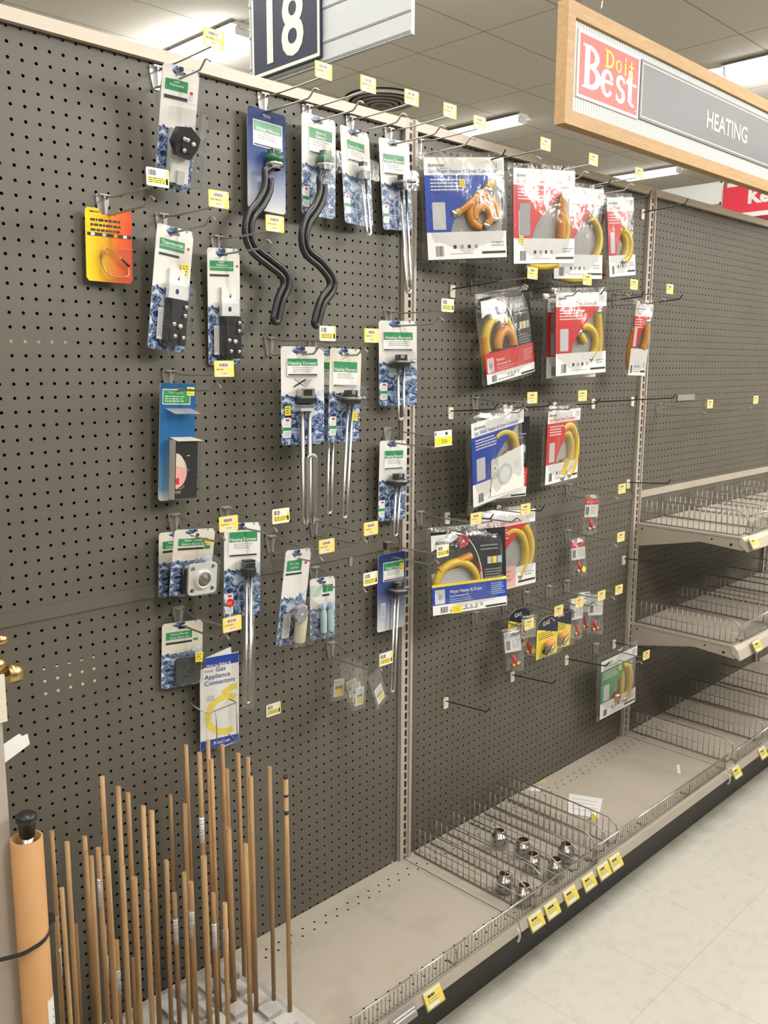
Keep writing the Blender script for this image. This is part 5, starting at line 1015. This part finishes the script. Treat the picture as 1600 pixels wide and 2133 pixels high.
# clear label strip on the far bay
r = thing('label_strip', 'clear plastic label strip on the far bay pegboard between two hooks', 'label strip', (100.5, -.1, 55.6)); MB().prism(rrect(-2.2, -.45, 3.2, .45, .08, 2), 0, -.12, M_plate).build('strip', r)
# ------------------------------------------------------------------ hanging signs
r = thing('aisle_sign', 'navy aisle marker reading 18 on a grey ribbed board over the shelving', 'sign', (38.74, 0, 0))
m = MB(); m.box(.1, -.9, 91.7, .6, 24.6, 103, M_board)
for z in (92.0, 93.85, 97.2, 100.5): m.box(.02, -.9, z, .1, 24.6, z + .35, M_board); m.box(.05, -.9, z - .14, .1, 24.6, z, M_grey)
m.build('backing_board', r)
s_ = MB(); s_.prism(rrect(-12, 92.35, .0, 101.7, .1, 2), .0, -.25, M_navy); s_.prism(rrect(-11.85, 92.5, -.15, 101.55, .1, 2), -.25, -.27, M_sgnw, None, [rrect(-11.5, 92.85, -.5, 101.2, .1, 2)])
s_.text('18', -5.9, 93.75, 6.4, -.28, M_sgnw, sx=.86, bold=.02); s_.v = [(y, -x, z) for x, y, z in s_.v]
s_.v = [(x, y + 11.85 + 0, z) for x, y, z in s_.v]; s_.build('number_panel', r)
ch = MB(); ch.tube([(.3, 3, 103), (.3, 3, H)], .05, M_zinc, 6); ch.tube([(.3, 21, 103), (.3, 21, H)], .05, M_zinc, 6); ch.build('hanging_chain', r)
r = thing('hanging_sign', 'long wood framed hanging sign reading HEATING with a red logo square', 'sign', (0, -8, 0)); X0, X1, Z0, Z1 = 54.45, 128.6, 85.2, 97.15
m = MB(); m.box(X0, -.1, Z0, X1, 1.2, Z0 + 1.45, M_sign).box(X0, -.1, Z1 - 1.45, X1, 1.2, Z1, M_sign).box(X0, -.1, Z0 + 1.45, X0 + 1.4, 1.2, Z1 - 1.45, M_sign).box(X1 - 1.4, -.1, Z0 + 1.45, X1, 1.2, Z1 - 1.45, M_sign); m.build('wood_frame', r)
MB().box(X0 + 1.3, .25, Z0 + 1.35, X1 - 1.3, .8, Z1 - 1.35, M_corr).build('ribbed_panel', r)
m = MB(); m.rect(69.7, 88.45, X1 - 3, 94.85, .1, M_slate); m.box(69.7, .105, 88.45, X1 - 3, .25, 94.85, M_slate)
xa, xb, za, zb = 69.98, X1 - 3.3, 88.72, 94.58
m.prism([(xa, za), (xb, za), (xb, zb), (xa, zb)], .1, .08, M_sgnw, None, [[(xa + .13, za + .13), (xb - .13, za + .13), (xb - .13, zb - .13), (xa + .13, zb - .13)]]); m.text('HEATING', 92.5, 90.5, 2.05, .07, M_sgnw, sx=1.0, bold=.014)
m.build('title_panel', r)
m = MB(); m.box(56.75, .1, 88.3, 69.45, .25, 94.95, M_white); m.rect(57.1, 88.62, 69.1, 94.62, .09, M_logored); y = .075
LV = [.09]
def up(): LV[0] -= .0012; return LV[0]
def ring(cx, cz, rx, rz, ix, iz, off, a0, a1, mm):
    """bowl of a letter: outer and inner ellipse with the inner one shifted, so the stroke swells"""
    n = 22; y = up()
    for k in range(n):
        p, q = radians(a0 + (a1 - a0) * k / n), radians(a0 + (a1 - a0) * (k + 1) / n)
        m.flat([(cx + rx * cos(p), cz + rz * sin(p)), (cx + rx * cos(q), cz + rz * sin(q)), (cx + off + ix * cos(q), cz + iz * sin(q)), (cx + off + ix * cos(p), cz + iz * sin(p))], y, mm)
def stem(x0, x1, z0, z1, mm, foot=.35, top=True, h=.3):
    m.rect(x0, z0, x1, z1, up(), mm); m.flat([(x0 - foot, z0), (x1 + foot, z0), (x1 + foot, z0 + h * .5), (x1, z0 + h), (x0, z0 + h), (x0 - foot, z0 + h * .5)], up(), mm)
    if top: m.flat([(x0 - foot, z1), (x0 - foot, z1 - h * .6), (x0, z1 - h), (x1, z1 - h), (x1, z1)], up(), mm)
W_ = M_white
stem(58.1, 59.05, 89.45, 93.75, W_, .42); ring(59.0, 92.65, 1.85, 1.12, .95, .68, .05, -90, 90, W_); ring(59.0, 90.7, 2.25, 1.28, 1.2, .78, .05, -90, 90, W_)
ring(62.55, 90.75, 1.35, 1.42, .58, 1.02, .1, 22, 325, W_); m.rect(61.6, 90.72, 63.75, 91.08, up(), W_)
ring(65.35, 91.35, .98, .78, .38, .38, .1, 25, 275, W_); ring(65.35, 90.05, 1.05, .84, .42, .42, -.1, -155, 95, W_); m.flat([(64.9, 91.3), (65.5, 90.95), (65.75, 90.35), (65.1, 90.75)], up(), W_); m.flat([(66.05, 92.1), (66.2, 91.35), (66.0, 91.35), (65.75, 91.75)], up(), W_); m.flat([(64.45, 89.3), (64.4, 90.1), (64.6, 90.1), (64.9, 89.7)], up(), W_)
m.rect(66.95, 89.75, 67.78, 93.0, up(), W_); m.flat([(66.4, 91.75), (67.0, 92.35), (67.0, 91.75)], up(), W_); m.rect(66.4, 91.5, 68.75, 91.8, up(), W_); ring(67.95, 90.15, .95, .85, .32, .5, .0, 180, 300, W_)
G_ = M_gold
stem(62.15, 62.6, 92.3, 94.15, G_, .22, True, .2); ring(62.6, 93.22, 1.25, .93, .78, .66, 0, -90, 90, G_); ring(64.75, 92.92, .66, .66, .32, .46, 0, 0, 360, G_)
stem(66.0, 66.36, 92.3, 93.5, G_, .18, True, .16); m.flat(circ(66.18, 93.85, .22, 10), up(), G_); m.rect(67.25, 92.45, 67.6, 94.0, up(), G_); m.rect(66.9, 93.3, 68.05, 93.5, up(), G_); m.rect(67.1, 92.3, 68.0, 92.5, up(), G_)
m.flat(circ(68.75, 89.0, .09, 8), up(), M_white)
m.build('logo_panel', r)
ch = MB()
for x in (61.5, 121):
    for k in range(22): ch.tube([(x + (.12 if k % 2 else 0), .5 + (0 if k % 2 else .12), Z1 + k * 2.32), (x, .5, Z1 + k * 2.32 + 1.2), (x - (.12 if k % 2 else 0), .5 - (0 if k % 2 else .12), Z1 + (k + 1) * 2.32)], .07, M_chrome, 5)
ch.build('hanging_chain', r)
# ------------------------------------------------------------------ far wall signs, vent
r = thing('key_sign', 'red hanging sign with white lettering at the far end, cut off by the frame', 'sign', (340, 107.3, 0))
m = MB(); m.box(0, -58, 119.2, 1, 0, 132.5, M_keyred); m.build('red_board', r); m = MB(); m.box(-.3, -58, 119.2, 0, -5.2, 121., M_white); m.box(-.3, -40, 131.6, 0, -1.5, 133.2, M_white); m.build('white_stripe', r)
t = MB(); t.text('Keys', 10.4, 124.6, 4.9, -.05, M_white, 'L', 1.1, .05); t.v = [(y - .1, -x, z) for x, y, z in t.v]; t.build('lettering', r)
MB().tube([(.5, -8, 132.5), (.5, -8, H)], .1, M_zinc, 6).tube([(.5, -50, 132.5), (.5, -50, H)], .1, M_zinc, 6).build('hanging_rod', r)
MB().box(-.1, -58, 108, .5, -3, 119.2, M_dred).build('lower_board', r)
r = thing('wall_sign', 'long pale blank sign board hanging high at the far end, left of the red sign', 'sign', (341, 108.5, 0)); MB().box(0, 0, 125.9, 1, 90, 134.7, M_wallw).build('board', r)
m = MB()
for y0, z0, y1, z1 in ((0, 125.9, 90, 126.5), (0, 134.1, 90, 134.7), (0, 125.9, .8, 134.7), (54, 126, 54.3, 134.5)): m.box(-.2, y0, z0, 0, y1, z1, M_white)
m.build('rim', r)
MB().tube([(.5, 8, 134), (.5, 8, H)], .1, M_zinc, 6).tube([(.5, 80, 134), (.5, 80, H)], .1, M_zinc, 6).build('hanging_rod', r)
r = thing('ceiling_vent', 'round dark ceiling air vent with concentric rings behind the price tags', 'vent', (195.4, 161, H))
m = MB()
for k, rr in enumerate((11.5, 9.2, 7., 4.9, 3.)): m.lathe([(rr, -.2), (rr + .9, -.9 - .35 * k), (rr + .5, -1.5 - .35 * k), (rr - .5, -1.2 - .35 * k), (rr, -.2)], M_vent if k else M_house, (0, 0, 0), 40)
m.build('ring', r); MB().lathe([(.0, -.1), (12.5, -.12)], M_dark, (0, 0, 0), 40).build('dark_throat', r)
# ------------------------------------------------------------------ lights
FIX = [(123, 139.3, 235.3, 'fluorescent strip light partly behind the aisle 18 marker'), (244, 138., 234, 'fluorescent strip light beyond the ceiling vent'), (361, 138, 234, 'fluorescent strip light above the pale far wall sign'), (361, 34, 130, 'fluorescent strip light behind the long hanging sign'), (244, -31.5, 64.5, 'fluorescent strip light at the right edge past the hanging sign')]
for x, y0, y1, l in FIX:
    r = thing('strip_light', l, 'ceiling light', (x, y0, H)); L = y1 - y0
    m = MB(); m.prism([(-4.2, -.9), (-2.2, -.02), (2.2, -.02), (4.2, -.9), (4.2, -1.05), (1.6, -.7), (1.1, -1.5), (-1.1, -1.5), (-1.6, -.7), (-4.2, -1.05)], 0, 1, M_house)
    m.v = [(v[0], 0 if abs(v[1]) < .5 else L, v[2]) for v in m.v]; m.build('housing', r)
    for sx in (-1.3, 1.3): MB().tube([(sx, 1.2, -2.3), (sx, L - 1.2, -2.3)], .72, M_lamp, 10).build('lamp_tube', r)
    for yy in (.4, L - .9): MB().box(-2.2, yy, -3.1, 2.2, yy + .5, -1.0, M_house).build('end_cap', r)
def lamp(x, y, sx, sy, w, col=(1., .98, .94)):
    l = bpy.data.lights.new('store_and_fill_lamp', 'AREA'); l.shape = 'RECTANGLE'; l.size = sx * IN; l.size_y = sy * IN; l.energy = w; l.color = col
    o = bpy.data.objects.new('store_and_fill_lamp', l); COL.objects.link(o); o.location = (x * IN, y * IN, (H - 2.5) * IN); return o
def lamp_up(x, y, sx, sy, w, col=(1., .98, .94)):  # added up-facing light under each lamp, brightens the ceiling
    o = lamp(x, y, sx, sy, w, col); o.rotation_euler = (pi, 0, 0); o.location.z = (H - 9) * IN
def lamp_side(x, y, w, d):
    o = lamp(x, y, 94, 4, w); o.location.z = (H - 4) * IN; o.rotation_euler = Vector(d).to_track_quat('-Z', 'Y').to_euler()
KEY = 1.5
lamp_side(165, -175, 110, (-.62, .78, -.2)); lamp_side(250, 40, 60, (1, .25, -.12)); lamp_side(250, -200, 45, (-.7, .7, -.2))  # the one facing the far end is added to brighten the signs there
ROW = [(123, -60, 20), (123, -170, 60), (123, -280, 60), (244, -31, 30), (244, -140, 44), (244, -260, 44), (7, -40, 22), (7, -140, 36), (7, -250, 34), (7, 60, 36), (7, 170, 36), (-110, -60, 30), (-110, -200, 30), (-110, 80, 30), (123, 36, 30), (320, -80, 34), (123, 190, 40)]
for x, y, w in ROW:
    lamp(x, y, 3 if (x, y) == (244, -31) else 8, 94, w * KEY); lamp_up(x, y, 8, 94, w * KEY * (.06 if (x, y) == (244, -31) else .55 if y < 180 or x < 100 else .42))
wd = bpy.data.worlds.new('world'); S.world = wd; wd.use_nodes = True
wd.node_tree.nodes['Background'].inputs[0].default_value = (1, .94, .86, 1); wd.node_tree.nodes['Background'].inputs[1].default_value = .003
# ------------------------------------------------------------------ view
S.view_settings.view_transform = 'Standard'; S.view_settings.look = 'None'; S.view_settings.gamma = 1; S.view_settings.use_curve_mapping = False
S.view_settings.exposure = 0.
S.cycles.max_bounces = 8; S.cycles.diffuse_bounces = 4; S.cycles.glossy_bounces = 3; S.cycles.transparent_max_bounces = 24; S.cycles.transmission_bounces = 4
S.cycles.use_denoising = True; S.cycles.sample_clamp_indirect = 4; S.cycles.caustics_reflective = False; S.cycles.caustics_refractive = False
